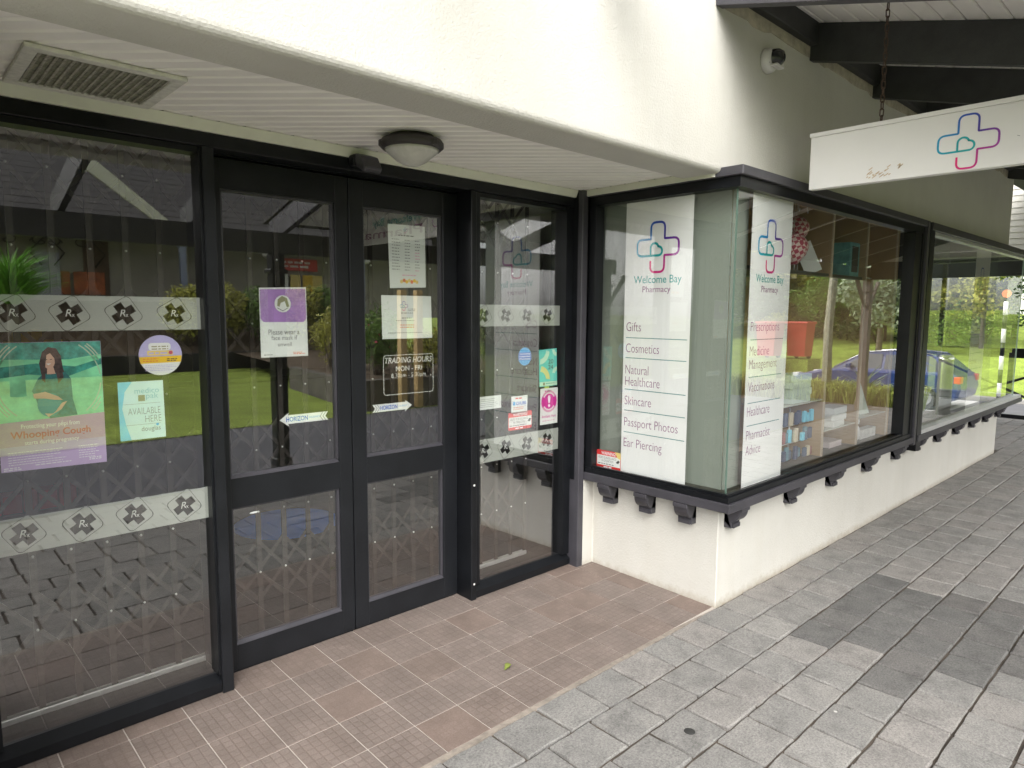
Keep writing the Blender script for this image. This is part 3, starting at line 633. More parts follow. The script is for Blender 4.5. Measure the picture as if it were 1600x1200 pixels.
def brackets(par, xs, ys):
    for x in xs:
        b = MB(); b.prism([(-.815-o, z) for o, z in bracket_prof(0, 0)], 'x', x-.0, x+.085, .002); b.box((x+.008, -.815-.05, .408), (x+.077, -.815, .43)); b.build('bracket', GREYP, par)
    for y in ys:
        b = MB(); b.prism([(1.545-o, z) for o, z in bracket_prof(0, 0)], 'y', y-.085, y, .002); b.box((1.545-.05, y-.077, .408), (1.545, y-.008, .43)); b.build('bracket', GREYP, par)
brackets(bw, [1.60, 2.275, 2.865, 3.477, 4.072], [-.085, -.345, -.60])
# backing boards and the display inside
b = MB(); b.box((1.575, -.80, .606), (1.585, .01, 2.16)); b.build('backing_board', SAGE, bw)
b = MB(); b.box((1.586, -.812, .606), (1.73, -.802, 2.16)); b.build('backing_board', SAGE, bw)
b = MB(); b.box((1.586, -.38, .606), (4.25, -.36, 2.165)); b.box((4.0, -.80, .606), (4.02, -.38, 2.16)); b.build('display_back', BACKP, bw)
b = MB(); b.box((1.53, -.86, .575), (4.2, -.36, .606)); b.build('display_floor', SHELFM, bw)
b = MB(); b.box((1.586, -.80, 2.168), (4.2, -.36, 2.18)); b.build('display_ceiling', BACKP, bw)
for x in (2.80, 3.375, 3.95):
    b = MB(); b.box((x, -.80, .607), (x+.018, -.38, 2.16)); o = b.build('fin', BACKP, bw)
    b = MB(); b.box((x-.001, -.808, .607), (x+.019, -.8005, 2.16)); b.build('edge_strip', WOODE, o)
b = MB(); b.box((1.75, -.795, 1.745), (2.795, -.385, 1.762)); b.box((2.82, -.785, 1.745), (3.37, -.385, 1.762)); b.build('shelf', SHELFM, bw)
pgs = plain('pale_glass_shelf', (.6, .6, .52), .2)
for a_, c_ in (((3.395, -.74, 1.90), (3.50, -.62, 1.906)), ((3.395, -.76, 1.76), (3.62, -.6, 1.767)), ((3.965, -.7, 1.76), (4.0, -.5, 1.767)), ((2.2, -.80, .97), (2.79, -.45, .978)), ((2.82, -.80, .759), (3.36, -.45, .767)), ((3.4, -.80, .78), (3.94, -.45, .788))):
    b = MB(); b.box(a_, c_); b.build('glass_shelf', pgs, bw)

b2 = bay('w2', 0, 0, 0, (6, -.86, .5))
b = MB(); b.prism([(4.335, -.80), (4.335, YS), (8.05, YS), (8.05, 1.5), (7.46, 1.5), (7.46, -.80)], 'z', .522, .57, .003); b.build('sill', GREYP, b2)
b = MB(); b.prism([(4.34, -.85), (4.34, YS+.01), (8.03, YS+.01), (8.03, 1.5), (7.9, 1.5), (7.9, -.85)], 'z', .5705, .603); b.build('bottom_track', plain('silver_track', (.62, .62, .63), .35, metal=.4), b2)
b = MB(); b.prism([(4.335, -.805), (4.335, YS), (8.05, YS), (8.05, 1.5), (7.37, 1.5), (7.37, -.805)], 'z', 2.150, 2.2065, .003); b.build('head_cap', GREYP, b2)
b = MB(); b.prism([(4.34, -.84), (4.34, YS+.03), (8.0, YS+.03), (8.0, 1.5), (7.9, 1.5), (7.9, -.84)], 'z', 2.126, 2.1495); b.build('top_track', plain('silver_track_top', (.5, .5, .5), .35, metal=.4), b2)
b = MB(); b.box((4.31, -.918, .45), (4.42, -.80, 2.203)); b.build('jamb', BLACK, b2)
b = MB(); b.box((4.421, -.90, .6035), (4.44, -.85, 2.1255)); b.build('jamb_strip', GREYP, b2)
b = MB(); b.quad((4.43, GY, .6), (7.85, GY, .6), (7.85, GY, 2.13), (4.43, GY, 2.13)); b.build('pane', GLASSF, b2)
b = MB(); b.quad((7.851, GY, .6), (7.851, 1.5, .6), (7.851, 1.5, 2.13), (7.851, GY, 2.13)); b.build('return_pane', GLASSF, b2)
b = MB(); b.box((7.845, GY-.006, .603), (7.857, GY, 2.126)); b.build('glass_edge', plain('glass_edge_pale', (.45, .6, .52), .2), b2)
b = MB(); b.box((4.45, -.5, .53), (7.85, 1.5, .56)); b.build('display_floor', WHITEP, b2)
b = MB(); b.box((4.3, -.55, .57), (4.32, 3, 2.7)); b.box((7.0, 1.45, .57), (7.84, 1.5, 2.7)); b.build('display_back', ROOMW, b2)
b = MB(); b.box((6.9, -.82, .6), (6.925, -.40, 2.12)); b.box((5.2, -.82, .6), (5.215, -.5, 2.12)); b.build('glass_divider', frost('divider_glass', (.55, .7, .6), .25), b2)
b = MB(); b.box((5.24, -.8, .6), (5.27, -.77, 1.95)); b.build('display_pole', plain('pole_wood', (.3, .24, .16)), b2)
brackets(b2, [4.56, 5.128, 5.70, 6.25, 6.775, 7.30], [])

# ------------------------------------------------------------------ logo and banners
def heart_cross():
    """polyline of the outline mark in a 3 x 3 field, with corner rounding, as (u, v) points"""
    def fillet(pts, r, n=6):
        out = [pts[0][:2]]
        for i in range(1, len(pts)-1):
            p = Vector(pts[i][:2]); a = Vector(pts[i-1][:2]); c = Vector(pts[i+1][:2]); rr = min(pts[i][2] if len(pts[i]) > 2 else r, (a-p).length*.49, (c-p).length*.49)
            s, e = p+(a-p).normalized()*rr, p+(c-p).normalized()*rr
            for k in range(n+1):
                t = k/n; out.append(tuple(s*(1-t)**2+p*2*t*(1-t)+e*t*t))
        out.append(pts[-1][:2]); return out
    outer = fillet([(-.5, -.5), (-1.5, -.5), (-1.5, .5), (-.5, .5, .04), (-.5, 1.5), (.5, 1.5), (.5, .5, .04), (1.5, .5), (1.5, -.5), (.5, -.5, .04), (.5, -1.5), (-.5, -1.5), (-.5, -.82)], .36)
    heart = [(-.5, -.5), (-.5, -.05)]
    for k in range(13):
        a = R(180-172*k/12); heart.append((-.22+.28*math.cos(a), -.02+.27*math.sin(a)))
    for k in range(11):
        a = R(95-195*k/10); heart.append((.07+.27*math.cos(a), -.23+.27*math.sin(a)))
    heart.append((-.5, -.5))
    return outer, heart
def ribbon(name, pts, wd, tf, cols, parent, mt):
    b = bmesh.new(); n = len(pts); lay = b.loops.layers.float_color.new('Col'); L = []; acc = [0]
    P = [Vector(p) for p in pts]
    for i in range(1, n): acc.append(acc[-1]+(P[i]-P[i-1]).length)
    off = wloc(parent)
    for i in range(n):
        dd = (P[min(i+1, n-1)]-P[max(i-1, 0)]).normalized(); q = Vector((-dd.y, dd.x))*wd/2
        L.append((b.verts.new(Vector(tf(*(P[i]+q)))-off), b.verts.new(Vector(tf(*(P[i]-q)))-off)))
    def colr(t):
        for (p0, c0), (p1, c1) in zip(cols, cols[1:]):
            if t <= p1: f = (t-p0)/(p1-p0); return tuple(a*(1-f)+c*f for a, c in zip(c0, c1))+(1,)
        return cols[-1][1]+(1,)
    for i in range(n-1):
        f = b.faces.new((L[i][0], L[i][1], L[i+1][1], L[i+1][0])); cc = (colr(acc[i]/acc[-1]), colr(acc[i]/acc[-1]), colr(acc[i+1]/acc[-1]), colr(acc[i+1]/acc[-1]))
        for lp, c in zip(f.loops, cc): lp[lay] = c
    me = bpy.data.meshes.new(name); b.to_mesh(me); b.free(); me.materials.append(mt)
    o = bpy.data.objects.new(name, me); COL.objects.link(o); o.parent = parent; return o
lm, lt, lb, lo = nodes('logo_ink'); va = N(lt, 'ShaderNodeVertexColor'); va.layer_name = 'Col'; lt.links.new(va.outputs[0], lb.inputs['Base Color']); lb.inputs['Roughness'].default_value = .4
C_OUT = [(0, (.0, .36, .40)), (.16, (.0, .30, .55)), (.35, (.0, .08, .45)), (.52, (.06, .02, .30)), (.66, (.30, .03, .32)), (.82, (.50, .01, .22)), (1, (.75, .01, .16))]
C_HRT = [(0, (.0, .36, .40)), (1, (.0, .36, .36))]
def logo(parent, cu, cv, unit, tf0, tf1, wd=.105, name='logo'):
    o, h = heart_cross(); mp = lambda L: [(cu+u*unit, cv+v*unit) for u, v in L]
    ribbon(name+'_cross', mp(o), unit*wd*2/2*1.3, tf0, C_OUT, parent, lm); ribbon(name+'_heart', mp(h), unit*wd*1.3, tf1, C_HRT, parent, lm)
def banner(label, tf, u0, u1, v0, v1, cu, lv, unit, wb, ph, items, rules, item_h=.05):
    t = lambda k: tf(k)
    e = empty('banner', t(0)((u0+u1)/2, v0), label, 'banner', 'white service banners in the shop windows')
    flat('panel', rectp(u0, u1, v0, v1), t(0), BANNERM, e)
    logo(e, cu, lv, unit, t(1), t(2))
    text('Welcome Bay', wb, t(1), TEALI, e, thin=.006); text('Pharmacy', ph, t(1), PLUM, e)
    for s, u, v, wd in items:
        lo_ = v-(item_h*.28 if any(c in s for c in 'gyp') else 0)
        text(s, (u, u+wd, lo_, v+item_h), t(1), PLUM, e, thin=-.012)
    for u, ue, v in rules: flat('rule', rectp(u, ue, v-.0022, v+.0022), t(1), RULE, e)
    return e
def TX(k): return FX(1.5085-.0004*k)
def TYF(k): return FY(-.8615-.0004*k)
banner('tall white banner facing the doors, listing gifts, cosmetics and ear piercing', TX, .208, .632, .606, 2.109, .418, 1.86, .0872, (.268, .572, 1.658, 1.712), (.328, .506, 1.612, 1.655),
    [('Gifts', .226, 1.41, .098), ('Cosmetics', .226, 1.292, .22), ('Natural', .226, 1.172, .155), ('Healthcare', .226, 1.107, .23), ('Skincare', .226, .998, .178), ('Passport Photos', .226, .875, .352), ('Ear Piercing', .226, .757, .255)],
    [(.224, .617, 1.374), (.224, .617, 1.262), (.224, .619, 1.085), (.224, .62, .966), (.224, .62, .842)])
banner('tall white banner at the front window corner, listing prescriptions and vaccinations', TYF, 1.675, 2.12, .607, 2.115, 1.885, 1.86, .0885, (1.738, 2.045, 1.660, 1.714), (1.80, 1.985, 1.612, 1.655),
    [('Prescriptions', 1.706, 1.42, .315), ('Medicine', 1.706, 1.295, .21), ('Management', 1.706, 1.225, .305), ('Vaccinations', 1.706, 1.108, .29), ('Healthcare', 1.706, .98, .245), ('Pharmacist', 1.706, .855, .26), ('Advice', 1.706, .775, .16)],
    [(1.706, 2.07, 1.378), (1.706, 2.07, 1.185), (1.706, 2.07, 1.049), (1.706, 2.07, .93)])
banner('tall white banner behind the glass of the farther front window', TYF, 5.9, 6.42, .61, 2.12, 6.15, 1.80, .10, (6.0, 6.32, 1.575, 1.632), (6.06, 6.26, 1.525, 1.568),
    [('Prescriptions', 5.93, 1.35, .32), ('Vaccinations', 5.93, 1.2, .3), ('Healthcare', 5.93, 1.05, .25)], [(5.93, 6.36, 1.3), (5.93, 6.36, 1.15), (5.93, 6.36, 1.0)])

# ------------------------------------------------------------------ posters and stickers on the glass
def sticker(name, label, cat, cu, v0, y=.1282, group=None): return empty(name, (cu, y, v0), label, cat, group)
def greek(parent, u0, u1, v, n, dv, tf, mt, h=.003, seed=1):
    r_ = random.Random(seed); b = MB()
    for k in range(n):
        u = u0; vv = v-k*dv; end = u1-(u1-u0)*r_.uniform(0, .25)
        while u < end:
            l = r_.uniform(.5, 1.6)*h*3; b.quad(tf(u, vv), tf(min(u+l, end), vv), tf(min(u+l, end), vv+h), tf(u, vv+h)); u += l+h*.9
    b.build('small_print', mt, parent)
Y = .130
def ly(k): return FY(Y-.0004*k)
# whooping cough poster
p = sticker('poster', 'large purple and green whooping cough poster with a pregnant woman', 'poster', -1.13, .98)
pu0, pu1 = -1.292, -.992
flat('sheet', [(pu0, .985), (pu1, .979), (pu1+.001, 1.405), (pu0, 1.405)], ly(0), LILAC, p)
flat('photo_ground', [(pu0, 1.145), (pu1, 1.156), (pu1, 1.404), (pu0, 1.404)], ly(1), PGREEN, p)
flat('photo_trees', [(pu0, 1.29), (-1.2, 1.30), (-1.1, 1.285), (pu1, 1.325), (pu1, 1.404), (pu0, 1.404)], ly(2), PGREEND, p)
flat('photo_far_lawn', [(pu0, 1.325), (-1.18, 1.335), (-1.07, 1.32), (pu1, 1.345), (pu1, 1.36), (-1.09, 1.345), (pu0, 1.352)], ly(3), PGREEN, p)
for rr in (.148, .158, .166):
    cpts = [(u, v) for u, v in circ(-1.143, 1.275, rr, 60)]
    good = [q for q in cpts if pu0+.003 < q[0] < pu1-.003 and 1.16 < q[1] < 1.4]
    b = MB()
    for (a, c) in zip(cpts, cpts[1:]+cpts[:1]):
        if a in good and c in good:
            f = 1-.004/rr; b.quad(*[ly(3)(*q) for q in (a, c, (-1.143+(c[0]+1.143)*f, 1.275+(c[1]-1.275)*f), (-1.143+(a[0]+1.143)*f, 1.275+(a[1]-1.275)*f))])
    b.build('print_ring', RINGW, p)
wu, wv = -1.138, 0
flat('print_hair', [(-1.168, 1.30), (-1.172, 1.335), (-1.162, 1.372), (-1.145, 1.388), (-1.122, 1.383), (-1.110, 1.358), (-1.106, 1.315), (-1.098, 1.285), (-1.115, 1.27), (-1.14, 1.265), (-1.16, 1.275)], ly(4), HAIR, p)
flat('print_dress', [(-1.162, 1.30), (-1.10, 1.303), (-1.085, 1.28), (-1.083, 1.21), (-1.072, 1.155), (-1.15, 1.15), (-1.180, 1.185), (-1.187, 1.22), (-1.196, 1.245), (-1.178, 1.285)], ly(5), TEAL, p)
flat('print_belly', circ(-1.150, 1.196, .034, 24, .040), ly(6), BELLY, p)
flat('print_face', circ(-1.145, 1.342, .0175, 20, .026), ly(7), SKIN, p)
flat('print_neck', [(-1.150, 1.325), (-1.134, 1.325), (-1.128, 1.298), (-1.152, 1.298)], ly(6), SKIN, p)
flat('print_hair', [(-1.158, 1.375), (-1.163, 1.345), (-1.168, 1.28), (-1.158, 1.27), (-1.155, 1.33), (-1.150, 1.362), (-1.14, 1.368), (-1.129, 1.35), (-1.126, 1.30), (-1.122, 1.265), (-1.106, 1.285), (-1.115, 1.36), (-1.133, 1.385)], ly(8), HAIR, p)
flat('print_smile', [(-1.153, 1.333), (-1.139, 1.334), (-1.146, 1.328)], ly(9), WHITEI, p)
b = MB()
for q in (-1.152, -1.139): b.quad(*[ly(9)(*z) for z in rectp(q-.003, q+.003, 1.346, 1.348)])
b.build('print_eye', INK, p)
flat('print_hand', [(-1.194, 1.235), (-1.16, 1.24), (-1.125, 1.222), (-1.112, 1.209), (-1.135, 1.211), (-1.165, 1.218), (-1.192, 1.220)], ly(8), SKIN, p)
flat('print_hand', [(-1.165, 1.168), (-1.14, 1.165), (-1.118, 1.178), (-1.10, 1.205), (-1.115, 1.2), (-1.135, 1.172), (-1.155, 1.155)], ly(8), SKIN, p)
flat('mauve_field', [(pu0, 1.065), (pu1, 1.07), (pu1, 1.156), (pu0, 1.145)], ly(1), MAUVE, p)
text('Protecting your pēpi from', (-1.232, -1.068, 1.118, 1.138), ly(2), WHITEI, p); text('Whooping Cough', (-1.262, -1.036, 1.083, 1.115), ly(2), REDT, p, thin=.02)
text('starts during pregnancy', (-1.225, -1.072, 1.064, 1.082), ly(2), WHITEI, p)
greek(p, -1.272, -1.11, 1.045, 6, .008, ly(2), WHITEI, .0022, 3); greek(p, -1.075, -1.012, 1.045, 6, .008, ly(2), WHITEI, .0022, 4); greek(p, -1.2, -1.08, .997, 1, .01, ly(2), WHITEI, .003, 5)
greek(p, -1.285, -1.23, .995, 2, .006, ly(2), WHITEI, .003, 6); greek(p, -1.045, -1.005, 1.0, 2, .006, ly(2), WHITEI, .003, 7)
# round sticker
p = sticker('round_sticker', 'round lavender and yellow sticker beside the whooping cough poster', 'sticker', -.80, 1.275); cu, cv = -.80, 1.3475
flat('disc', circ(cu, cv, .0735, 40), ly(0), LAV, p)
flat('yellow_stripe', [q for q in [(cu-.0725, cv-.005), (cu+.0725, cv-.003), (cu+.0685, cv-.027), (cu-.0685, cv-.029)]], ly(1), YELLOW, p)
flat('lower_field', [(cu-.0685, cv-.029), (cu+.0685, cv-.027)]+[(cu+.0733*math.cos(R(a)), cv+.0733*math.sin(R(a))) for a in range(-22, -160, -8)], ly(1), PAPER, p)
flat('white_shape', rrect(cu-.04, cu+.035, cv+.018, cv+.045, .01), ly(1), PAPER, p); flat('yellow_shape', rrect(cu-.045, cu+.042, cv+.0, cv+.017, .003), ly(1), YELP, p)
greek(p, cu-.03, cu+.03, cv+.03, 2, .009, ly(2), KHAKI, .004, 8); greek(p, cu-.04, cu+.03, cv+.005, 1, .01, ly(2), LAV, .006, 9); greek(p, cu-.06, cu+.0, cv-.014, 2, .008, ly(2), ORI, .003, 10); greek(p, cu+.02, cu+.06, cv-.016, 2, .006, ly(2), INK, .003, 11)
greek(p, cu-.055, cu+.055, cv-.038, 4, .006, ly(2), LAV, .002, 12); flat('dot', circ(cu+.034, cv+.009, .007, 12), ly(3), REDT, p)
# blister pack poster
p = sticker('poster', 'small pale blue poster reading available here', 'poster', -.87, 1.045)
flat('sheet', [(-.946, 1.045), (-.795, 1.045), (-.797, 1.256), (-.946, 1.256)], ly(0), plain('pale_blue_print', (.62, .80, .80), .4), p)
flat('blue_wash', [(-.946, 1.045), (-.91, 1.045), (-.925, 1.10), (-.935, 1.16), (-.925, 1.22), (-.90, 1.256), (-.946, 1.256)], ly(1), CYAN, p)
text('medico', (-.893, -.812, 1.212, 1.232), ly(1), plain('faded_teal', (.28, .55, .60)), p); text('pak', (-.856, -.815, 1.186, 1.212), ly(1), MATS['faded_teal'], p)
flat('square_mark', rectp(-.882, -.860, 1.184, 1.206), ly(1), KHAKI, p)
text('AVAILABLE', (-.917, -.810, 1.136, 1.160), ly(1), GREYI, p, thin=-.015); text('HERE', (-.862, -.808, 1.106, 1.130), ly(1), GREYI, p, thin=-.015)
text('douglas', (-.876, -.812, 1.068, 1.091), ly(1), GREYI, p); flat('blue_mark', circ(-.822, 1.095, .005, 10), ly(1), SKYB, p)
flat('rule', rectp(-.93, -.81, 1.0985, 1.0995), ly(1), GREYI, p); flat('rule', rectp(-.93, -.81, 1.1745, 1.1755), ly(1), GREYI, p)
# right sidelight stickers
p = sticker('round_sticker', 'small round blue sticker with white lettering on the narrow glass panel', 'sticker', 1.065, 1.217); cu, cv = 1.065, 1.2675
flat('disc', circ(cu, cv, .05, 36), ly(0), SKYB, p); flat('navy_field', [(cu-.048, cv+.022), (cu-.05, cv-.02), (cu+.05, cv-.02), (cu+.047, cv+.022)], ly(1), BLUEI, p)
for k, s in enumerate(('Community', 'Independent', 'Pharmacy')): text(s, (cu-.042, cu+.042, cv+.008-k*.014, cv+.019-k*.014), ly(2), WHITEI, p, thin=.02)
p = sticker('sticker', 'aqua sticker with yellow rings and the year 2024', 'sticker', 1.25, 1.088)
u0, u1 = 1.178, 1.330
flat('sheet', [(u0+.004, 1.088), (u1, 1.090), (u1-.008, 1.305), (u0-.003, 1.299)], ly(0), AQUA, p)
def arc(cu, cv, r, w_, a0, a1): return [(cu+r*math.cos(R(a)), cv+r*math.sin(R(a))) for a in range(a0, a1+1, 8)]+[(cu+(r-w_)*math.cos(R(a)), cv+(r-w_)*math.sin(R(a))) for a in range(a1, a0-1, -8)]
flat('ring', arc(u0+.004, 1.298, .082, .03, 272, 358), ly(1), PALEG, p); flat('ring', arc(u0+.008, 1.125, .082, .032, 2, 88), ly(1), LEMON, p); flat('ring', arc(u1-.002, 1.16, .04, .022, 94, 180), ly(1), PALEG, p); flat('ring', arc(u1-.006, 1.30, .04, .02, 182, 266), ly(1), PALEG, p)
flat('footer', rectp(u0+.006, u1-.002, 1.092, 1.115), ly(2), PALEG, p); text('20', (1.252, 1.294, 1.218, 1.243), ly(2), INK, p); text('24', (1.252, 1.294, 1.186, 1.211), ly(2), INK, p); flat('mark', rectp(1.21, 1.226, 1.095, 1.111), ly(3), KHAKI, p); greek(p, 1.235, 1.31, 1.103, 1, .01, ly(3), TEALI, .004, 13)
p = sticker('sticker', 'white sticker with a magenta exclamation roundel below the aqua sticker', 'sticker', 1.265, .867); cu, cv = 1.263, 1.0
flat('sheet', rectp(1.190, 1.336, .867, 1.077), ly(0), PAPER, p)
curve_mesh('ring', [circ(cu, cv, .064, 40), circ(cu, cv, .052, 40)], ly(1), PINKI, p); flat('ring_block', arc(cu, cv, .063, .02, 150, 214), ly(2), MAG, p); flat('ring_block', arc(cu, cv, .063, .02, -34, 30), ly(2), MAG, p)
flat('roundel', circ(cu, cv, .045, 32), ly(2), MAG, p); flat('exclamation', [(cu-.011, cv+.02), (cu-.006, cv-.01), (cu+.006, cv-.01), (cu+.011, cv+.02), (cu+.007, cv+.034), (cu-.007, cv+.034)], ly(3), WHITEI, p); flat('exclamation_dot', circ(cu, cv-.025, .009, 14), ly(3), WHITEI, p)
text('Available Here', (1.205, 1.322, .905, .922), ly(1), MAG, p); greek(p, 1.21, 1.315, .886, 1, .01, ly(1), PINKI, .004, 14); greek(p, cu-.035, cu+.035, 1.057, 1, .01, ly(1), MAG, .007, 15)
p = sticker('sticker', 'small white alarm sticker with blue word above the red warning', 'sticker', 1.026, .966)
flat('sheet', rectp(.964, 1.088, .955, 1.051), ly(0), PAPER, p); text('CHUBB', (1.0, 1.076, 1.0, 1.019), ly(1), BLUEI, p, thin=.02); greek(p, .995, 1.055, 1.034, 1, .01, ly(1), WARNR, .007, 16); greek(p, .98, 1.07, .985, 2, .01, ly(1), ORI, .004, 17); flat('mark', rectp(.977, .995, 1.0, 1.02), ly(1), SKYB, p)
def warn(label, tf, u0, u1, v0, v1):
    c = tf(0)((u0+u1)/2, v0); p = empty('warning_sticker', c, label, 'sticker'); du = u1-u0; dv = v1-v0
    flat('sheet', rrect(u0, u1, v0, v1, dv*.1), tf(0), WARNR, p); flat('white_field', rectp(u0+du*.02, u1-du*.02, v0+dv*.17, v0+dv*.72), tf(1), PAPER, p)
    text('WARNING!', (u0+du*.2, u0+du*.8, v0+dv*.76, v0+dv*.94), tf(1), WHITEI, p, thin=.02)
    text('VIDEO SURVEILLANCE', (u0+du*.07, u0+du*.82, v0+dv*.53, v0+dv*.66), tf(2), GREYI, p); text('IN OPERATION', (u0+du*.22, u0+du*.7, v0+dv*.36, v0+dv*.49), tf(2), GREYI, p)
    greek(p, u0+du*.06, u0+du*.75, v0+dv*.23, 1, .01, tf(2), GREYI, dv*.05, 18); greek(p, u0+du*.3, u0+du*.7, v0+dv*.05, 1, .01, tf(1), WHITEI, dv*.07, 19)
    flat('camera_mark', [(u0+du*.8, v0+dv*.42), (u0+du*.9, v0+dv*.58), (u0+du*.97, v0+dv*.52), (u0+du*.9, v0+dv*.38)], tf(2), INK, p)
    return p
warn('red and white video surveillance sticker on the narrow sidelight', ly, .942, 1.124, .862, .962)
wp = warn('red and white video surveillance sticker at the foot of the return window', lambda k: FX(1.5095-.0004*k), .03, .207, .606, .712)
flat('torn_corner', [(.165, .712), (.207, .712), (.207, .672), (.185, .680)], FX(1.5078), YELP, wp)
p = sticker('paper_notice', 'small white printed notice at the left of the narrow sidelight', 'notice', .807, .997); flat('sheet', rectp(.725, .889, .997, 1.067), ly(0), PAPERL, p); greek(p, .74, .875, 1.05, 5, .01, ly(1), GREYI, .0025, 20)
# door notices
Y = .2185
p = sticker('paper_notice', 'purple and white laminated notice asking to wear a face mask', 'notice', -.283, 1.316, Y)
flat('sheet', [(-.388, 1.316), (-.177, 1.316), (-.180, 1.614), (-.388, 1.606)], ly(0), PAPERL, p)
flat('purple_field', [(-.385, 1.60), (-.385, 1.478), (-.372, 1.464), (-.195, 1.464), (-.182, 1.478), (-.184, 1.607)], ly(1), PURPLE, p)
flat('portrait_disc', circ(-.287, 1.541, .036, 32), ly(2), PAPERL, p); flat('portrait_hair', [(-.312, 1.532), (-.309, 1.56), (-.29, 1.574), (-.268, 1.565), (-.258, 1.53), (-.27, 1.527), (-.278, 1.552), (-.296, 1.545), (-.302, 1.528)], ly(3), KHAKI, p)
flat('portrait_shoulder', [(-.312, 1.522), (-.287, 1.510), (-.262, 1.524), (-.264, 1.526), (-.287, 1.513), (-.31, 1.525)], ly(3), GREYI, p)
text('Please wear a', (-.353, -.215, 1.411, 1.433), ly(1), GREYI, p); text('face mask if', (-.341, -.226, 1.388, 1.407), ly(1), GREYI, p); text('unwell', (-.313, -.252, 1.361, 1.378), ly(1), GREYI, p)
greek(p, -.375, -.335, 1.325, 1, .01, ly(1), GREYI, .003, 21); greek(p, -.245, -.19, 1.332, 2, .006, ly(1), ORI, .003, 22)
p = sticker('paper_notice', 'tall white sheet listing holiday trading hours in columns', 'notice', .35, 1.622, Y)
flat('sheet', [(.249, 1.622), (.459, 1.631), (.455, 1.928), (.240, 1.923)], ly(0), PAPERL, p)
for k in range(11):
    v = 1.853-k*.0142
    for a, c, mt in ((.262, .31, GREYI), (.335, .368, GREYI), (.395, .425, PINKI if k in (4, 5, 6, 10) else GREYI)): greek(p, a, c, v-(a-.26)*.02, 1, .01, ly(1), mt, .0035, 30+k)
greek(p, .30, .41, 1.872, 1, .01, ly(1), INK, .005, 42); greek(p, .32, .40, 1.684, 1, .01, ly(1), PINKI, .004, 43)
for k in range(7): flat('bunting', circ(.315+k*.015, 1.655+(k % 2)*.006, .009, 10), ly(1+k % 2), [YELP, ORI, YELLOW][k % 3], p)
logo(p, .34, 1.90, .008, ly(1), ly(2))
p = sticker('paper_notice', 'wide white sheet with small cross logo below the hours list', 'notice', .35, 1.38, Y)
flat('sheet', [(.203, 1.38), (.496, 1.38), (.490, 1.588), (.199, 1.588)], ly(0), PAPERL, p); logo(p, .327, 1.538, .0145, ly(1), ly(2))
greek(p, .31, .39, 1.502, 1, .01, ly(1), GREYI, .004, 44); greek(p, .315, .375, 1.478, 1, .01, ly(1), INK, .004, 45); greek(p, .28, .42, 1.466, 1, .01, ly(1), GREYI, .003, 46); greek(p, .305, .395, 1.444, 2, .011, ly(1), ORI, .004, 47); greek(p, .235, .47, 1.407, 1, .01, ly(1), GREYI, .003, 48); greek(p, .35, .395, 1.522, 2, .008, ly(1), GREYI, .003, 49)
p = sticker('window_lettering', 'pale trading hours lettering in a rounded outline on the door glass', 'lettering', .354, 1.11, Y)
curve_mesh('outline', [rrect(.206, .502, 1.108, 1.302, .015), rrect(.209, .499, 1.111, 1.299, .013)], ly(0), FROSTT, p)
text('TRADING HOURS', (.215, .493, 1.262, 1.290), ly(0), FROSTT, p, thin=.015, shear=.2); text('MON - FRI', (.277, .432, 1.222, 1.247), ly(0), FROSTT, p, thin=.01); text('8.30am - 5.30pm', (.25, .455, 1.185, 1.212), ly(0), FROSTT, p, thin=-.005)
def arrow(label, u0, u1, vc, h, left):
    p = sticker('arrow_sticker', label, 'sticker', (u0+u1)/2, vc-h, Y, 'horizon entrance arrows on the door glass'); L = u1-u0
    f = (lambda u: u0+u) if left else (lambda u: u1-u)
    s_ = [(f(0), vc), (f(.19*L), vc+h), (f(.17*L), vc+.62*h), (f(L), vc+.62*h), (f(.94*L), vc), (f(L), vc-.62*h), (f(.17*L), vc-.62*h), (f(.19*L), vc-h)]
    flat('arrow_shape', s_ if left else s_[::-1], ly(0), PAPER, p)
    for k in (.82, .88):
        q = [(f(k*L), vc), (f((k+.06)*L), vc+.6*h), (f((k+.075)*L), vc+.6*h), (f((k+.015)*L), vc), (f((k+.075)*L), vc-.6*h), (f((k+.06)*L), vc-.6*h)]; flat('chevron', q if left else q[::-1], ly(1), GREYI, p)
    a, c = (u0+.13*L, u0+.57*L) if left else (u0+.19*L, u0+.62*L)
    text('HORIZON', (a, c, vc-.33*h, vc+.36*h), ly(1), BLUEI, p, thin=.02); text('INSURANCE', (c+.03*L, c+.25*L, vc-.12*h, vc+.18*h), ly(1), SKYB, p)
arrow('white horizon arrow sticker pointing left', -.316, -.088, 1.043, .031, True)
arrow('white horizon arrow sticker pointing right', .143, .369, 1.050, .030, False)

# ------------------------------------------------------------------ ceiling fittings, camera, sign
v = empty('ceiling_vent', (-1.03, -.18, 2.2), 'square dusty air vent set in the soffit above the left glass', 'vent')
b = MB(); x0, x1, y0, y1 = -1.232, -.832, -.372, .02
for a, c in (((x0, y0), (x1, y0+.035)), ((x0, y1-.035), (x1, y1)), ((x0, y0+.035), (x0+.035, y1-.035)), ((x1-.035, y0+.035), (x1, y1-.035))): b.box((*a, 2.186), (*c, 2.1985), .002)
b.build('frame', VENTF, v)
b = MB(); b.box((x0+.035, y0+.035, 2.1915), (x1-.035, y1-.035, 2.1975)); b.build('filter', DUSTY, v)
n = 17
for k in range(n):
    x = x0+.04+(x1-x0-.08)*k/(n-1); b = MB(); b.prism([(x-.004, 2.187), (x+.002, 2.187), (x+.006, 2.191), (x+.0, 2.191)], 'y', y0+.036, y1-.036); b.build('slat', DUSTY, v)
b = MB()
for k in range(22):
    y = y0+.045+(y1-y0-.09)*k/21; b.box((x0+.037, y-.0012, 2.1885), (x1-.037, y+.0012, 2.1905))
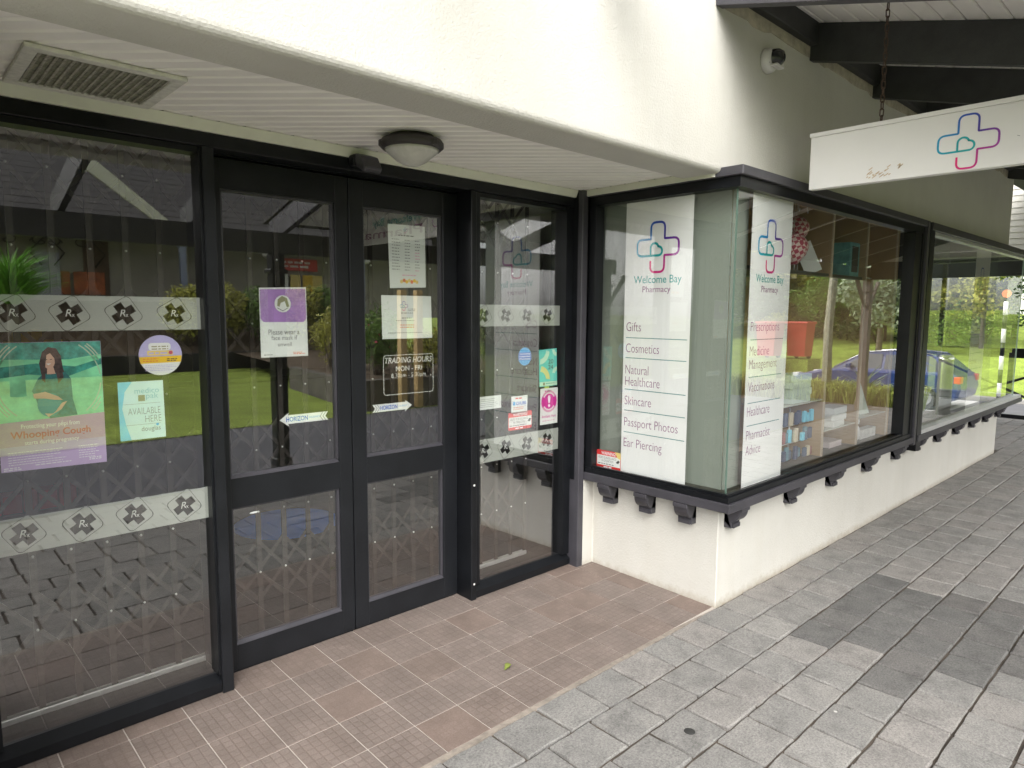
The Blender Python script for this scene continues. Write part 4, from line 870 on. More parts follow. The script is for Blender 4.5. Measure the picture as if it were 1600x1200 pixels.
b.build('cross_wires', DUSTY, v, kind='stuff')
L = empty('ceiling_light', (.04, -.27, 2.2), 'round dark bulkhead light with a frosted cone glass under the soffit', 'light fitting')
b = MB(); b.lathe([(.088, 2.2), (.092, 2.188), (.118, 2.183), (.126, 2.172), (.126, 2.158), (.114, 2.147), (.108, 2.147)], (.04, -.27, 0), 40); b.build('bezel', plain('brown_black_bezel', (.035, .03, .03), .5), L)
b = MB(); b.lathe([(.108, 2.1475), (.098, 2.135), (.06, 2.104), (.035, 2.090), (.015, 2.085)], (.04, -.27, 0), 40); b.build('diffuser', plain('frosted_glass_bowl', (.52, .51, .48), .35, var=.12, vs=30), L)
b = MB()
for a in (40, 160, 280): b.box((.04+.118*math.cos(R(a))-.012, -.27+.118*math.sin(R(a))-.012, 2.150), (.04+.118*math.cos(R(a))+.012, -.27+.118*math.sin(R(a))+.012, 2.176), .004)
b.build('clip', MATS['brown_black_bezel'], L)
s = empty('motion_sensor', (.03, .06, 2.14), 'black box motion sensor tilted out above the double doors', 'sensor')
b = MB(); b.box((-.045, .03, 2.12), (.05, .073, 2.168), .004); b.build('bracket', BLACK, s)
b = MB(); b.prism([(.03, 2.172), (-.02, 2.155), (-.05, 2.105), (-.035, 2.088), (.02, 2.115), (.035, 2.14)], 'x', -.04, .045, .004); b.build('housing', GREYP, s)
b = MB(); b.quad((-.03, -.0513, 2.108), (.035, -.0513, 2.108), (.035, -.0385, 2.091), (-.03, -.0385, 2.091)); b.build('lens', plain('sensor_lens', (.03, .03, .035), .1), s)
c = empty('security_camera', (1.84, -.81, 2.79), 'white dome security camera on the stucco wall above the corner window', 'security camera')
b = MB(); b.lathe([(.058, 0), (.060, -.006), (.058, -.03), (.045, -.048)], (1.84, -.8105, 2.785), 32, 'y'); b.build('base', plain('camera_white', (.62, .60, .60), .35), c)
b = MB(); b.lathe([(.046, -.03), (.046, -.045), (.040, -.07), (.026, -.088), (.01, -.094)], (1.846, -.812, 2.792), 28, 'y'); b.build('dome', plain('smoked_dome', (.02, .02, .022), .08), c)
b = MB(); b.prism([(1.80, 2.745), (1.895, 2.745), (1.89, 2.772), (1.81, 2.758)], 'y', -.885, -.85, .004); b.build('collar', MATS['camera_white'], c)
b = MB(); b.lathe([(.008, 0), (.007, -.004)], (1.803, -.850, 2.765), 12, 'y'); b.build('led_dot', plain('blue_dot', (.05, .08, .16), .2), c)

sg = empty('hanging_sign', (2.02, -2.2, 2.146), 'long white projecting sign with the outlined cross logo hung on chains', 'sign')
b = MB(); b.box((2.0, -3.32, 2.146), (2.045, -.992, 2.405), .002); b.build('panel', PANEL, sg)
b = MB(); b.box((1.994, -3.325, 2.4055), (2.051, -.987, 2.426), .002); b.build('top_rail', PANEL, sg)
logo(sg, 1.685, 2.271, .0765, FX(1.9988), FX(1.9984), .085); logo(sg, 1.685, 2.271, .0765, lambda u, v_: (2.0462, -u, v_), lambda u, v_: (2.0466, -u, v_), .085, 'reverse_logo')
text('Welcome Bay', (1.95, 2.75, 2.285, 2.375), FX(1.9988), TEALI, sg, thin=.01); text('Pharmacy', (1.95, 3.2, 2.17, 2.275), FX(1.9988), PLUM, sg, thin=.01)
b = MB()
for k in range(26):
    u = 1.27+random.uniform(0, .16); v0_ = 2.185+random.uniform(0, .045)-.02; l = random.uniform(.006, .02); b.quad((1.9987, -u, v0_), (1.9987, -u-l, v0_+l*.7), (1.9987, -u-l-.002, v0_+l*.7-.004), (1.9987, -u-.003, v0_-.003))
b.build('rust_scrape', plain('rust_scrape', (.55, .42, .28), .8), sg, kind='stuff')
b = MB()
for k in range(14):
    u = 1.86+random.uniform(0, .12); v0_ = 2.285+random.uniform(-.02, .03); b.quad((1.9987, -u, v0_), (1.9987, -u-.01, v0_-.004), (1.9987, -u-.009, v0_-.006), (1.9987, -u, v0_-.002))
b.build('scuff_marks', GREYI, sg)
def chain(y, z0, z1, x=2.022):
    ch = empty('chain', (x, y, z0)); ch.parent = sg; ch.location = Vector((x, y, z0))-wloc(sg)
    b = MB(); hl, hw = .019, .0085; pts = []
    for k in range(16):
        a = 2*math.pi*k/16; pts.append((hw*math.cos(a), 0, math.copysign(hl-hw, math.sin(a))+hw*math.sin(a)))
    b.tube(pts, .0029, 6, True); me = bpy.data.meshes.new('link'); b.bm.to_mesh(me); b.bm.free(); me.materials.append(RUST)
    z = z0+hl; k = 0
    while z < z1:
        inst(me, 'link', (x, y, z), ch, (0, random.uniform(-.06, .06), R(45)+(R(90) if k % 2 else 0)+random.uniform(-.12, .12))); z += 2*(hl-.0029); k += 1
chain(-1.315, 2.42, 2.98); chain(-2.9, 2.42, 2.55)

# ------------------------------------------------------------------ veranda
ver = empty('veranda', (2, -3.33, 0), 'dark timber veranda with sloping rafters, white boarded lining and posts along the walkway', 'veranda')
SL = .27
def rz(y): return 2.915+SL*(y+.8)          # rafter underside
b = MB(); b.box((1.40, -.855, 2.985), (7.33, -.8105, 3.17), .003); b.build('ledger', RAFTER, ver)
def rafter(x, wdt=.048, dep=.2, y1=-3.55, nm='rafter', mt=None, y0=-.8115):
    b = MB(); b.prism([(y0, rz(y0)), (y1, rz(y1)), (y1, rz(y1)+dep), (y0, rz(y0)+dep)], 'x', x, x+wdt, .002); b.build(nm, mt or RAFTER, ver)
rafter(1.345, .055, .21, -3.6, 'barge_board', GREYP)
for k in range(9): rafter(2.335+.945*k)
for k in range(3): rafter(.455-.945*k)
bh = MB()
for k in range(-2, 0): pass
nb = 22; yb0, yb1 = -.80, -3.62
for k in range(nb+8):
    ya = -.79-k*.096; yb = ya-.092
    if ya < -3.55: break
    b = MB(); za, zb = rz(ya)+.202, rz(yb)+.202
    b.prism([(ya, za+.004), (ya-.006, za), (yb+.006, zb), (yb, zb+.004), (yb, zb+.02), (ya, za+.02)], 'x', 1.40, 10.28); b.build('lining_board', WEATHER if False else SOFFIT, ver)
b = MB(); b.prism([(-.5, rz(-.5)+.225), (-3.7, rz(-3.7)+.225), (-3.7, rz(-3.7)+.25), (-.5, rz(-.5)+.25)], 'x', 1.33, 10.42); b.build('roof_sheet', ROOFT, ver)
b = MB(); b.box((-3.2, -3.38, 2.045), (10.4, -3.30, 2.245), .003); b.build('front_beam', RAFTER, ver)
for x in (1.29, 5.8, 10.28, -3.0):
    z0 = gz(x, -3.34)-.03; mt = POSTP if x > 2 else BLACK
    b = MB(); b.box((x-.062, -3.40, z0), (x+.062, -3.28, 2.044), .004); b.build('post', mt, ver)
    b = MB(); b.box((x-.085, -3.42, 1.86), (x+.085, -3.26, 1.90), .006); b.box((x-.08, -3.415, z0), (x+.08, -3.265, .08), .006); b.build('post_collar', mt, ver)
    b = MB(); b.prism([(x+.063, 1.62), (x+.11, 1.62), (x+.50, 2.04), (x+.42, 2.044)], 'y', -3.36, -3.32); b.prism([(x-.063, 1.62), (x-.11, 1.62), (x-.50, 2.04), (x-.42, 2.044)], 'y', -3.36, -3.32)
    if x < 0 or x > 5.9: b.build('brace', mt, ver)
    else: b.bm.free()
b = MB(); b.prism([(-.6, 3.3), (-.45, 3.3), (-1.2, 2.1), (-1.35, 2.1)], 'x', 10.15, 10.22); b.build('gable_brace', RAFTER, ver)
b = MB(); b.box((10.24, -3.299, 2.06), (10.34, 2.5, 2.33), .003); b.build('end_beam', RAFTER, ver)
for k in range(15):
    z = 2.332+k*.085; b = MB(); b.prism([(10.285, z), (10.297, z+.09), (10.307, z+.09), (10.307, z)], 'y', max(-3.25, -.8-(3.1-z)/.27 if z < 3.1 else -.8), 2.4); b.build('siding_board', WEATHER, ver)
b = MB(); b.box((7.40, -.86, 2.97), (10.28, -.70, 3.17)); b.build('ledger', RAFTER, ver)

# ------------------------------------------------------------------ inside the shop: concertina gate and stock
gt = empty('security_gate', (0, .40, 0), 'folding steel lattice security gate drawn across behind the glass doors', 'security gate')
b = MB(); b.box((-1.36, .385, -.001), (1.345, .420, .022), .003); b.build('floor_rail', BRASS, gt); b = MB(); b.box((-1.36, .385, 2.16), (1.345, .42, 2.2)); b.build('head_rail', GATE, gt)
bm_ = MB(); bm_.prism([(-.011, -.005), (.011, -.005), (.011, .005), (.008, .005), (.008, -.002), (-.008, -.002), (-.008, .005), (-.011, .005)], 'z', .022, 2.16); barm = bpy.data.meshes.new('bar'); bm_.bm.to_mesh(barm); bm_.bm.free(); barm.materials.append(GATE)
NB, P0, PI_ = 23, -1.312, .1205
zr = [.327+.282*k for k in range(7)]
for k in range(NB): inst(barm, 'bar', (P0+k*PI_, .402, 0), gt)
Lx, Lz = PI_, .141
b = MB(); ll = math.hypot(Lx, Lz)*2; b.box((-ll/2, -.002, -.008), (ll/2, .002, .008)); stm = bpy.data.meshes.new('lattice_strip'); b.bm.to_mesh(stm); b.bm.free(); stm.materials.append(GATE)
ang = math.atan2(Lz, Lx)
for z in (zr[0], zr[2], zr[4], zr[6]):
    for k in range(1, NB-1):
        x = P0+k*PI_
        inst(stm, 'lattice_strip', (x, .411, z), gt, (0, ang, 0)); inst(stm, 'lattice_strip', (x, .416, z), gt, (0, -ang, 0))
b = MB()
for k in range(NB):
    for z in zr: b.lathe([(.0045, .0), (.0045, -.003), (.002, -.005)], (P0+k*PI_, .3965, z), 8, 'y')
b.build('rivets', RIVET, gt, kind='stuff')
t = empty('ceiling_tube_light', (3.4, 2.4, 2.6), 'lit fluorescent tube on the shop ceiling seen through the return window', 'light fitting')
b = MB(); b.box((2.6, 2.35, 2.64), (4.4, 2.47, 2.69)); b.build('batten', WHITEP, t); b = MB(); b.tube([(2.65, 2.41, 2.62), (4.35, 2.41, 2.62)], .016, 8); b.build('tube', emis('tube_glow', (1, .97, .9), 14), t)
o = MB().lathe([(.36, 0), (.36, .003)], (.51, 1.98, -.001), 40).build('floor_sticker', plain('blue_floor_vinyl', (.04, .22, .85), .4), None); tag(recentre(o), 'round blue sticker on the carpet behind the doors', 'floor sticker')
cn = empty('shop_counter', (1.2, 3.2, 0), 'dark shop counter far inside behind the gate', 'counter')
b = MB(); b.box((-.2, 3.0, 0), (2.6, 3.5, .92)); b.build('body', ROOMW, cn); b = MB(); b.box((-.25, 2.95, .92), (2.65, 3.55, .96), .004); b.build('top', SHELFM, cn)
for i, (x, y, hh, lab) in enumerate([(-1.0, 3.0, 1.5, 'dark shelving unit with packets inside, behind the left glass'), (4.9, 2.5, 1.7, 'dark shelving unit with packets inside, behind the farther window')]):
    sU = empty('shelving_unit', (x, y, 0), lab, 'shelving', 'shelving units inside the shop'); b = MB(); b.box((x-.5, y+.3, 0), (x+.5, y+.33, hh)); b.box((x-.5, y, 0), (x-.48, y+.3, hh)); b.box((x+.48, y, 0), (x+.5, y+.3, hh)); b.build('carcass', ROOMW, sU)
    for k in range(4):
        z = .1+k*hh/4.2; b = MB(); b.box((x-.479, y, z), (x+.479, y+.3, z+.02)); b.build('shelf', SHELFM, sU)
        b = MB(); xx = x-.45
        while xx < x+.4: wv_ = random.uniform(.05, .11); b.box((xx, y+.05, z+.021), (xx+wv_, y+.2, z+.021+random.uniform(.08, .2))); xx += wv_+.012
        b.build('packets', [BINR, PAPER, SKYB, YELLOW][k], sU, kind='stuff')

# window display stock
def lean(name, label, x, y, z, wd, h, mt, cat, ang=25, th=.008):
    b = MB(); b.box((-wd/2, -th/2, 0), (wd/2, th/2, h), .001); o = b.build(name, mt, None); o.location = (x, y, z); o.rotation_euler = (0, R(-ang), R(-50)); return tag(o, label, cat)
bal = [(2.385, -.75, 1.895, .085), (2.52, -.70, 2.02, .075)]
BALM, bt, bb, bo = nodes('pink_lattice_balloon'); ck = N(bt, 'ShaderNodeTexChecker'); ck.inputs['Scale'].default_value = 42; ck.inputs[1].default_value = (.42, .06, .10, 1); ck.inputs[2].default_value = (.72, .58, .52, 1)
mp = N(bt, 'ShaderNodeMapping'); mp.inputs['Rotation'].default_value = (0, R(45), R(45)); bt.links.new(N(bt, 'ShaderNodeTexCoord').outputs['Object'], mp.inputs[0]); bt.links.new(mp.outputs[0], ck.inputs[0]); bt.links.new(ck.outputs[0], bb.inputs['Base Color'])
for i, (x, y, z, r) in enumerate(bal):
    e = empty('balloon_ornament', (x, y, z-r*2.2), ['lower pink patterned hot air balloon ornament with a wicker basket', 'upper pink patterned hot air balloon ornament behind the first'][i], 'ornament', 'hot air balloon ornaments in the window')
    b = MB(); b.lathe([(.01, r), (r*.6, r*.8), (r*.95, r*.35), (r, 0), (r*.85, -r*.45), (r*.5, -r*.9), (r*.28, -r*1.15)], (x, y, z), 24); b.build('envelope', BALM, e)
    b = MB(); b.box((x-r*.25, y-r*.25, z-r*2.1), (x+r*.25, y+r*.25, z-r*1.7), .004); b.build('basket', WOODE, e)
    b = MB()
    for sx, sy in ((1, 1), (1, -1), (-1, 1), (-1, -1)): b.tube([(x+sx*r*.25, y+sy*r*.25, z-r*1.15), (x+sx*r*.22, y+sy*r*.22, z-r*1.7)], .002, 5)
    b.tube([(x, y, z+r), (x, y, 2.165)], .0015, 5); b.build('rope', BRASS, e)
for i in range(4):
    x = 2.3+i*.12; b = MB(); b.tube([(x, -.7, 2.168), (x, -.7, 2.14), (x+.01, -.7, 2.125), (x+.02, -.7, 2.135), (x+.016, -.7, 2.145)], .003, 6); o = b.build('ceiling_hook', BRASS, None); tag(recentre(o), ['first', 'second', 'third', 'fourth', 'fifth', 'sixth', 'seventh', 'eighth', 'ninth'][i]+' brass hook under the display ceiling, counted from the front banner', 'hook', 'hooks under the display ceiling')
lean('plaque', 'white leaning plaque with printed verse beside the balloon ornaments', 2.66, -.76, 1.763, .10, .19, PAPER, 'plaque', 24)
tb = empty('gift_box', (3.18, -.62, 1.762), 'teal boxed gift standing on the display shelf', 'gift box'); b = MB(); b.box((3.17, -.775, 1.763), (3.33, -.53, 1.985), .003); b.build('carton', plain('teal_card', (.16, .42, .44), .35, var=.3, vs=15), tb); b = MB(); b.box((3.20, -.7775, 1.79), (3.30, -.7755, 1.96)); b.build('window_panel', SHELFM, tb); b = MB(); b.box((3.1675, -.65, 1.77), (3.1695, -.54, 1.92)); b.build('printed_panel', PBLUEG, tb)
def stack(label, x, y, z, n, wd, h, mt, group):
    for k in range(n):
        b = MB(); ww = wd*random.uniform(.8, 1); b.box((-ww/2, -.06, 0), (ww/2, .06, h), .002); o = b.build('soap_box', mt, None); o.location = (x+random.uniform(-.01, .01), y, z+k*(h+.001)); o.rotation_euler = (0, 0, random.uniform(-.1, .1)); tag(o, label[k], 'box', group)
gs = plain('pale_mint_card', (.66, .74, .68), .4)
ords = ['lowest', 'second', 'third', 'topmost']
stack([f'{o_} mint gift box of the stack beside the front banner' for o_ in ords[:3]+['topmost']], 2.50, -.735, .979, 4, .26, .042, gs, 'mint gift boxes stacked on the left shelf')
stack([f'{o_} white gift box of the stack between two wooden fins' for o_ in ords[:2]+['topmost']], 3.10, -.735, .768, 3, .24, .042, PAPER, 'white gift boxes stacked on the middle shelf')
lean('greeting_card', 'pale leaning card standing on the right display shelf', 3.66, -.75, .789, .07, .25, gs, 'card', 18)
for i, (x, hh) in enumerate([(2.93, .09), (3.17, .04)]):
    b = MB(); b.box((x-.07, -.74, .607), (x+(.06 if i == 0 else .13), -.62, .607+hh), .002); o = b.build('carton', gs if i == 0 else plain('pink_card', (.72, .62, .62)), None); tag(recentre(o), ['pale green carton standing on the window floor', 'flat pink carton lying on the window floor'][i], 'carton')
for i in range(6):
    x = 3.60+i*.05; b = MB(); b.box((x, -.76, .607), (x+.038, -.70, .677), .003); o = b.build('soap_packet', WHITEP, None); tag(recentre(o), ['first', 'second', 'third', 'fourth', 'fifth', 'sixth', 'seventh', 'eighth', 'ninth'][i]+' white soap packet of the row, counted from the bird figurine', 'soap packet', 'row of soap packets on the window floor')
fg = empty('figurine', (3.52, -.74, .607), 'small white bird figurine on the window floor beside a fin', 'figurine'); b = MB(); b.lathe([(.02, .607), (.035, .63), (.04, .67), (.03, .71), (.015, .73)], (3.52, -.74, 0), 16); b.build('body', WHITEP, fg); b = MB(); b.lathe([(.004, .72), (.018, .735), (.022, .755), (.012, .775), (.002, .78)], (3.525, -.75, 0), 14); b.build('head', WHITEP, fg)
# jumble of trinkets hung and laid at the left of the display
trm = [plain('slate_fabric', (.10, .13, .20)), plain('navy_fabric', (.05, .07, .14)), plain('rose_fabric', (.32, .12, .12)), plain('tan_tag', (.6, .52, .38)), CYAN, plain('teal_fabric', (.12, .25, .30))]
jb = random.Random(9)
st = empty('wire_rack', (2.56, -.70, .607), 'small wire rack hung with blue trinkets at the left of the display', 'rack'); b = MB()
b.tube([(2.56, -.70, .607), (2.56, -.70, .93)], .006, 8)
for z in (.72, .83, .95): b.tube([(2.36, -.735, z), (2.76, -.735, z)], .003, 6)
b.build('stand', BRASS, st)
for k in range(27):
    z = (.645, .75, .86)[k % 3]; x = 2.38+(k//3)*.043; y = -.74-jb.uniform(0, .03)
    b = MB(); hh = jb.uniform(.05, .085); b.box((x-.019, y-.012, z-.02), (x+.016, y+.008, z-.02+hh), .004); ci = jb.randrange(6); o = b.build('trinket_pouch', trm[ci], None); tag(recentre(o), ['slate', 'navy', 'rose', 'tan', 'light blue', 'teal'][ci]+' pouch on the '+['lowest', 'middle', 'top'][k % 3]+' rack bar, '+['first', 'second', 'third', 'fourth', 'fifth', 'sixth', 'seventh', 'eighth', 'ninth'][k//3]+' from the front banner', 'pouch', 'fabric pouches on the wire rack')

# ------------------------------------------------------------------ what the glass mirrors: gardens, buildings, street
def leaves(blobs, n, size, seed, elong=1.6):
    r_ = random.Random(seed); b = MB(); tot = sum(bl[3]*bl[4] for bl in blobs)
    for (cx, cy, cz, rx, rzz) in blobs:
        for _ in range(int(n*rx*rzz/tot)):
            d_ = Vector((r_.gauss(0, 1), r_.gauss(0, 1), r_.gauss(0, 1))).normalized(); q = r_.uniform(.55, 1.06)
            p_ = Vector((cx+d_.x*rx*q, cy+d_.y*rx*q, cz+d_.z*rzz*q)); s_ = size*r_.uniform(.6, 1.3)
            a = Vector((r_.gauss(0, 1), r_.gauss(0, 1), r_.gauss(.2, .7))).normalized(); c_ = a.cross(d_+Vector((.01, .02, .03))); c_ = c_.normalized() if c_.length > .01 else a.orthogonal().normalized()
            b.quad(p_-a*s_*elong*.5, p_+c_*s_*.4, p_+a*s_*elong*.5, p_-c_*s_*.4)
    return b
def shrub(name, label, group, x, y, z, r, h, mt, seed, n=1500, size=.07, flower=None):
    e = empty(name, (x, y, z), label, 'shrub', group); r_ = random.Random(seed)
    bl = [(x, y, z+h*.52, r*.8, h*.45)]+[(x+r_.uniform(-.55, .55)*r, y+r_.uniform(-.5, .5)*r, z+h*r_.uniform(.4, .8), r*r_.uniform(.35, .55), h*r_.uniform(.2, .3)) for _ in range(7)]
    leaves(bl, n, size, seed).build('foliage', mt, e)
    b = MB()
    for k in range(5):
        a = k*1.26; b.tube([(x+.04*math.cos(a), y+.04*math.sin(a), z-.05), (x+r*.4*math.cos(a), y+r*.4*math.sin(a), z+h*.6)], [.03, .012], 6)
    b.build('stem', BARK, e)
    if flower: leaves([(a, c_, d_, e2*1.03, f*1.03) for a, c_, d_, e2, f in bl], 60, .06, seed+1, 1).build('blossom', flower, e)
def tree(label, group, x, y, z, h, r, mt, seed, n=3500, size=.16, name='tree', trunk_r=.14):
    e = empty(name, (x, y, z), label, 'tree', group); r_ = random.Random(seed)
    bl = [(x+r_.uniform(-.7, .7)*r, y+r_.uniform(-.7, .7)*r, z+h*r_.uniform(.42, .9), r*r_.uniform(.35, .6), r*r_.uniform(.3, .5)) for _ in range(13)]
    leaves(bl, n, size, seed).build('crown', mt, e)
    b = MB(); b.tube([(x, y, z-.2), (x+.05, y, z+h*.35), (x, y+.05, z+h*.8)], [trunk_r, trunk_r*.7, trunk_r*.3], 8)
    for k in range(6): q = bl[k]; b.tube([(x+.03, y, z+h*(.3+.05*k)), (q[0], q[1], q[2])], [trunk_r*.4, trunk_r*.12], 6)
    b.build('trunk', BARK, e)
# bank, low walls, planter
b = MB(); b.box((-16, -16.75, -.3), (10.5, -16.4, .33), .01); o = b.build('retaining_wall', RWALL, None); tag(recentre(o), 'low dark retaining wall along the back of the lawn', 'wall')
b = MB(); b.faces([(-18, -16.7, .30), (10.5, -16.7, .30), (10.5, -21.4, 1.75), (-18, -21.4, 1.75), (-18, -24, 1.8), (10.5, -24, 1.8)], [(0, 1, 2, 3), (3, 2, 5, 4)]); b.build('mulch_bank', MULCH, None, kind='structure')
pw = empty('garden_planter', (6.5, -7.2, -.12), 'weathered concrete walled garden bed at the corner of the lawn', 'planter')
b = MB(); b.prism([(4.22, -7.05), (4.40, -7.22), (4.93, -10.6), (4.75, -10.5)], 'z', -.2, .33); b.prism([(4.22, -7.05), (10.4, -6.75), (10.4, -6.95), (4.40, -7.22)], 'z', -.2, .33); b.build('planter_wall', RWALL2, pw)
b = MB(); b.quad((4.3, -7.1, .28), (10.4, -6.9, .28), (10.4, -16.5, .30), (5.9, -16.5, .30)); b.build('soil', MULCH, pw)
k = 0
for x, y, r, h, mt in [(4.9, -17.4, .85, 1.75, LEAFY), (6.0, -17.6, .95, 1.9, LEAFY), (7.2, -17.4, .9, 1.7, LEAFG), (8.3, -17.8, 1.0, 1.75, LEAFY), (9.6, -17.6, .9, 1.8, LEAFG)]:
    shrub('hedge_shrub', ['yellow green rounded shrub at the left end of the bank hedge', 'tall yellow green shrub second from the left in the bank hedge', 'green shrub in the middle of the bank hedge', 'yellow green shrub fourth in the bank hedge', 'green shrub at the right end of the bank hedge'][k], 'hedge shrubs on the bank', x, y, .5, r, h, mt, 20+k, 4600, .085); k += 1
k = 0
for x, y, r, h, mt, fl in [(5.5, -8.3, .5, 1.2, LEAFG, FLOWER), (6.3, -7.8, .5, .95, LEAFY, None), (6.2, -9.3, .6, 1.45, LEAFG, None), (7.2, -8.0, .55, 1.35, LEAFY, FLOWER), (8.1, -7.8, .55, 1.3, LEAFG, None), (9.1, -7.9, .6, 1.4, LEAFG, FLOWW), (5.6, -10.2, .6, 1.3, LEAFY, None)]:
    shrub('garden_shrub', ['pink flowering shrub at the planter corner', 'low yellow green shrub at the planter front', 'tall green shrub behind the planter corner', 'yellow green shrub with pink flowers beside the pine posts', 'green shrub in the right half of the planter', 'white flowering shrub at the far right of the planter', 'yellow green shrub at the back left of the planter'][k], 'shrubs in the walled bed', x, y, .28, r, h, mt, 40+k, 1700, .06, fl); k += 1
for x, y, lab in [(5.0, -6.72, 'pale pine post standing left before the planter wall'), (5.32, -6.70, 'pale pine post standing right before the planter wall')]:
    b = MB(); b.box((x-.06, y-.06, -.15), (x+.06, y+.06, 1.86), .006); o = b.build('timber_post', PINE, None); tag(recentre(o), lab, 'post', 'pine posts before the planter')
def blades(x, y, z, n, L_, wd, seed, mt, parent=None, name='leaf_blades', spread=1.0, **kw):
    r_ = random.Random(seed); b = MB()
    for k in range(n):
        a = r_.uniform(0, 6.283); el = R(r_.uniform(25, 88)); l = L_*r_.uniform(.6, 1.05); h = Vector((math.cos(a), math.sin(a), 0)); s_ = Vector((-h.y, h.x, 0))*wd
        P = [Vector((x, y, z)), Vector((x, y, z))+h*l*.5*math.cos(el)*spread+Vector((0, 0, l*.5*math.sin(el))), Vector((x, y, z))+h*l*.98*math.cos(el*.75)*spread+Vector((0, 0, l*.85*math.sin(el*.75)))]
        b.faces([P[0]-s_, P[0]+s_, P[1]+s_, P[1]-s_, P[2]], [(0, 1, 2, 3), (3, 2, 4)])
    return b.build(name, mt, parent, **kw)
sp = empty('spiky_plant', (.35, -12.6, -.1), 'bright green spiky leaved plant standing on the lawn', 'plant'); blades(.35, -12.6, 1.55, 520, 1.5, .018, 3, SPIKY, sp); b = MB(); b.tube([(.35, -12.6, -.15), (.35, -12.6, 1.6)], [.13, .08], 10); b.build('stem', BARK, sp)

# building across the lawn
ob = empty('community_building', (1, -22, 1.8), 'cream building across the lawn with dark scroll ornament and grey tiled roof', 'building')
b = MB(); b.box((-18, -22.4, 1.2), (18, -22.0, 4.2)); b.build('wall', BWALL, ob)
for x0, x1, mt, z0, z1 in [(-8, -2.2, BBROWN, 1.9, 4.1), (-1.6, 1.3, BBROWN, 1.9, 4.1), (3.4, 4.1, BBROWN, 1.9, 4.1)]:
    b = MB(); b.box((x0, -21.98, z0), (x1, -21.93, z1)); b.build('wall_panel', mt, ob)
for i in range(9):
    x = -4.5+i*.95; b = MB(); b.box((x, -21.91, 1.95), (x+.85, -21.87, 2.65), .01); b.build('mural_tile', BORANGE if i % 3 else BBROWN, ob)
b = MB()
for cx in (1.9, 3.0):
    for sgn in (1, -1):
        pts = []
        for k in range(26): a = k*.32; rr = .55*math.exp(-.1*k); pts.append((cx+sgn*(.42+rr*math.cos(a)), -21.85, 3.5+rr*.6*math.sin(a)))
        b.tube(pts, .022, 6); b.tube([(cx, -21.85, 3.9), (cx+sgn*.5, -21.85, 3.75), (cx+sgn*1.0, -21.85, 3.2), (cx+sgn*.7, -21.85, 2.8)], .025, 6)
b.build('scroll_ornament', BLACK, ob)
b = MB(); b.box((2.15, -21.9, 1.9), (2.75, -21.84, 3.2)); b.build('window', plain('hazy_window', (.35, .36, .42), .3), ob)
b = MB(); b.box((-18, -20.1, 3.62), (18, -19.98, 3.74)); b.build('eave_beam', BLUEG, ob)
for x in (5.7, 9.0, 12.2):
    b = MB(); b.box((x-.09, -20.1, 1.4), (x+.09, -19.94, 3.62)); b.prism([(x-.09, 3.4), (x-.3, 3.6), (x+.3, 3.6), (x+.09, 3.4)], 'y', -20.08, -20.0); b.build('post', BLUEG, ob)
b = MB(); n = 20
for k in range(n):
    y0 = -19.6-k*.42; z0 = 3.95+k*.235; b.faces([(-18, y0, z0), (18, y0, z0), (18, y0-.45, z0+.24), (-18, y0-.45, z0+.24), (-18, y0, z0-.05), (18, y0, z0-.05)], [(0, 1, 2, 3), (4, 5, 1, 0)])
b.build('roof', ROOFT, ob)
b = MB(); b.prism([(2.3, 5.9), (2.9, 5.95), (5.2, 4.1), (4.9, 4.0)], 'y', -19.3, -19.42); b.build('gable_board', TRIM, ob)
b = MB(); b.box((9.6, -21.86, 3.0), (11.3, -21.80, 3.45)); b.build('red_sign_board', WARNR, ob); greek(ob, 9.75, 11.1, 3.27, 2, .15, lambda u, v_: (u, -21.79, v_), WHITEI, .08, 60)
for x, mt in ((9.7, PAPER), (10.2, YELP), (10.7, YELLOW), (11.1, YELP)): b = MB(); b.box((x, -21.86, 2.1), (x+.4, -21.82, 2.85)); b.build('window_poster', mt, ob)
for x in (8.7, 12.5): b = MB(); b.lathe([(.05, .12), (.16, .08), (.22, -.05), (.12, -.16)], (x, -20.3, 3.45), 16); b.build('lamp_globe', WHITEP, ob)

# street end of the walkway
st_ = MB(); r5 = random.Random(5)
for k in range(300):
    x = r5.uniform(10.95, 11.75); y = r5.uniform(-7.2, -2.75); z = -.2
    for q in range(14):
        a = r5.uniform(0, 6.283); l = r5.uniform(.35, .62); h = Vector((math.cos(a), math.sin(a), 0)); s_ = Vector((-h.y, h.x, 0))*.009; P0_ = Vector((x, y, z)); P1_ = P0_+h*l*.25+Vector((0, 0, l*.75)); P2_ = P0_+h*l*.7+Vector((0, 0, l*r5.uniform(.55, .9)))
        st_.faces([P0_-s_, P0_+s_, P1_+s_, P1_-s_, P2_], [(0, 1, 2, 3), (3, 2, 4)])
st_.build('grass', TUFT, None, kind='stuff')
fl = empty('flax_plant', (11.5, -3.7, -.2), 'spiky grey green flax plant rising above the verge grasses', 'plant'); blades(11.5, -3.7, -.1, 60, .95, .02, 8, leafm('flax_leaf', (.22, .30, .18)), fl); b = MB(); b.tube([(11.5, -3.7, -.2), (11.5, -3.7, 0)], .05, 8); b.build('stem', BARK, fl)
tr_ = empty('slender_tree', (11.4, -4.35, -.2), 'slender lichen pale tree trunk rising from the verge grasses', 'tree'); b = MB(); b.tube([(11.4, -4.35, -.3), (11.44, -4.4, 1.2), (11.38, -4.3, 2.6), (11.42, -4.4, 4.5)], [.09, .08, .07, .04], 10); b.build('trunk', mat('lichen_bark', (.30, .30, .22), .9, .4, 14, .6, 40), tr_); leaves([(11.4, -4.4, 4.8, 1.2, .8), (11.9, -4.0, 4.4, .8, .6)], 900, .12, 77).build('crown', LEAFG, tr_)
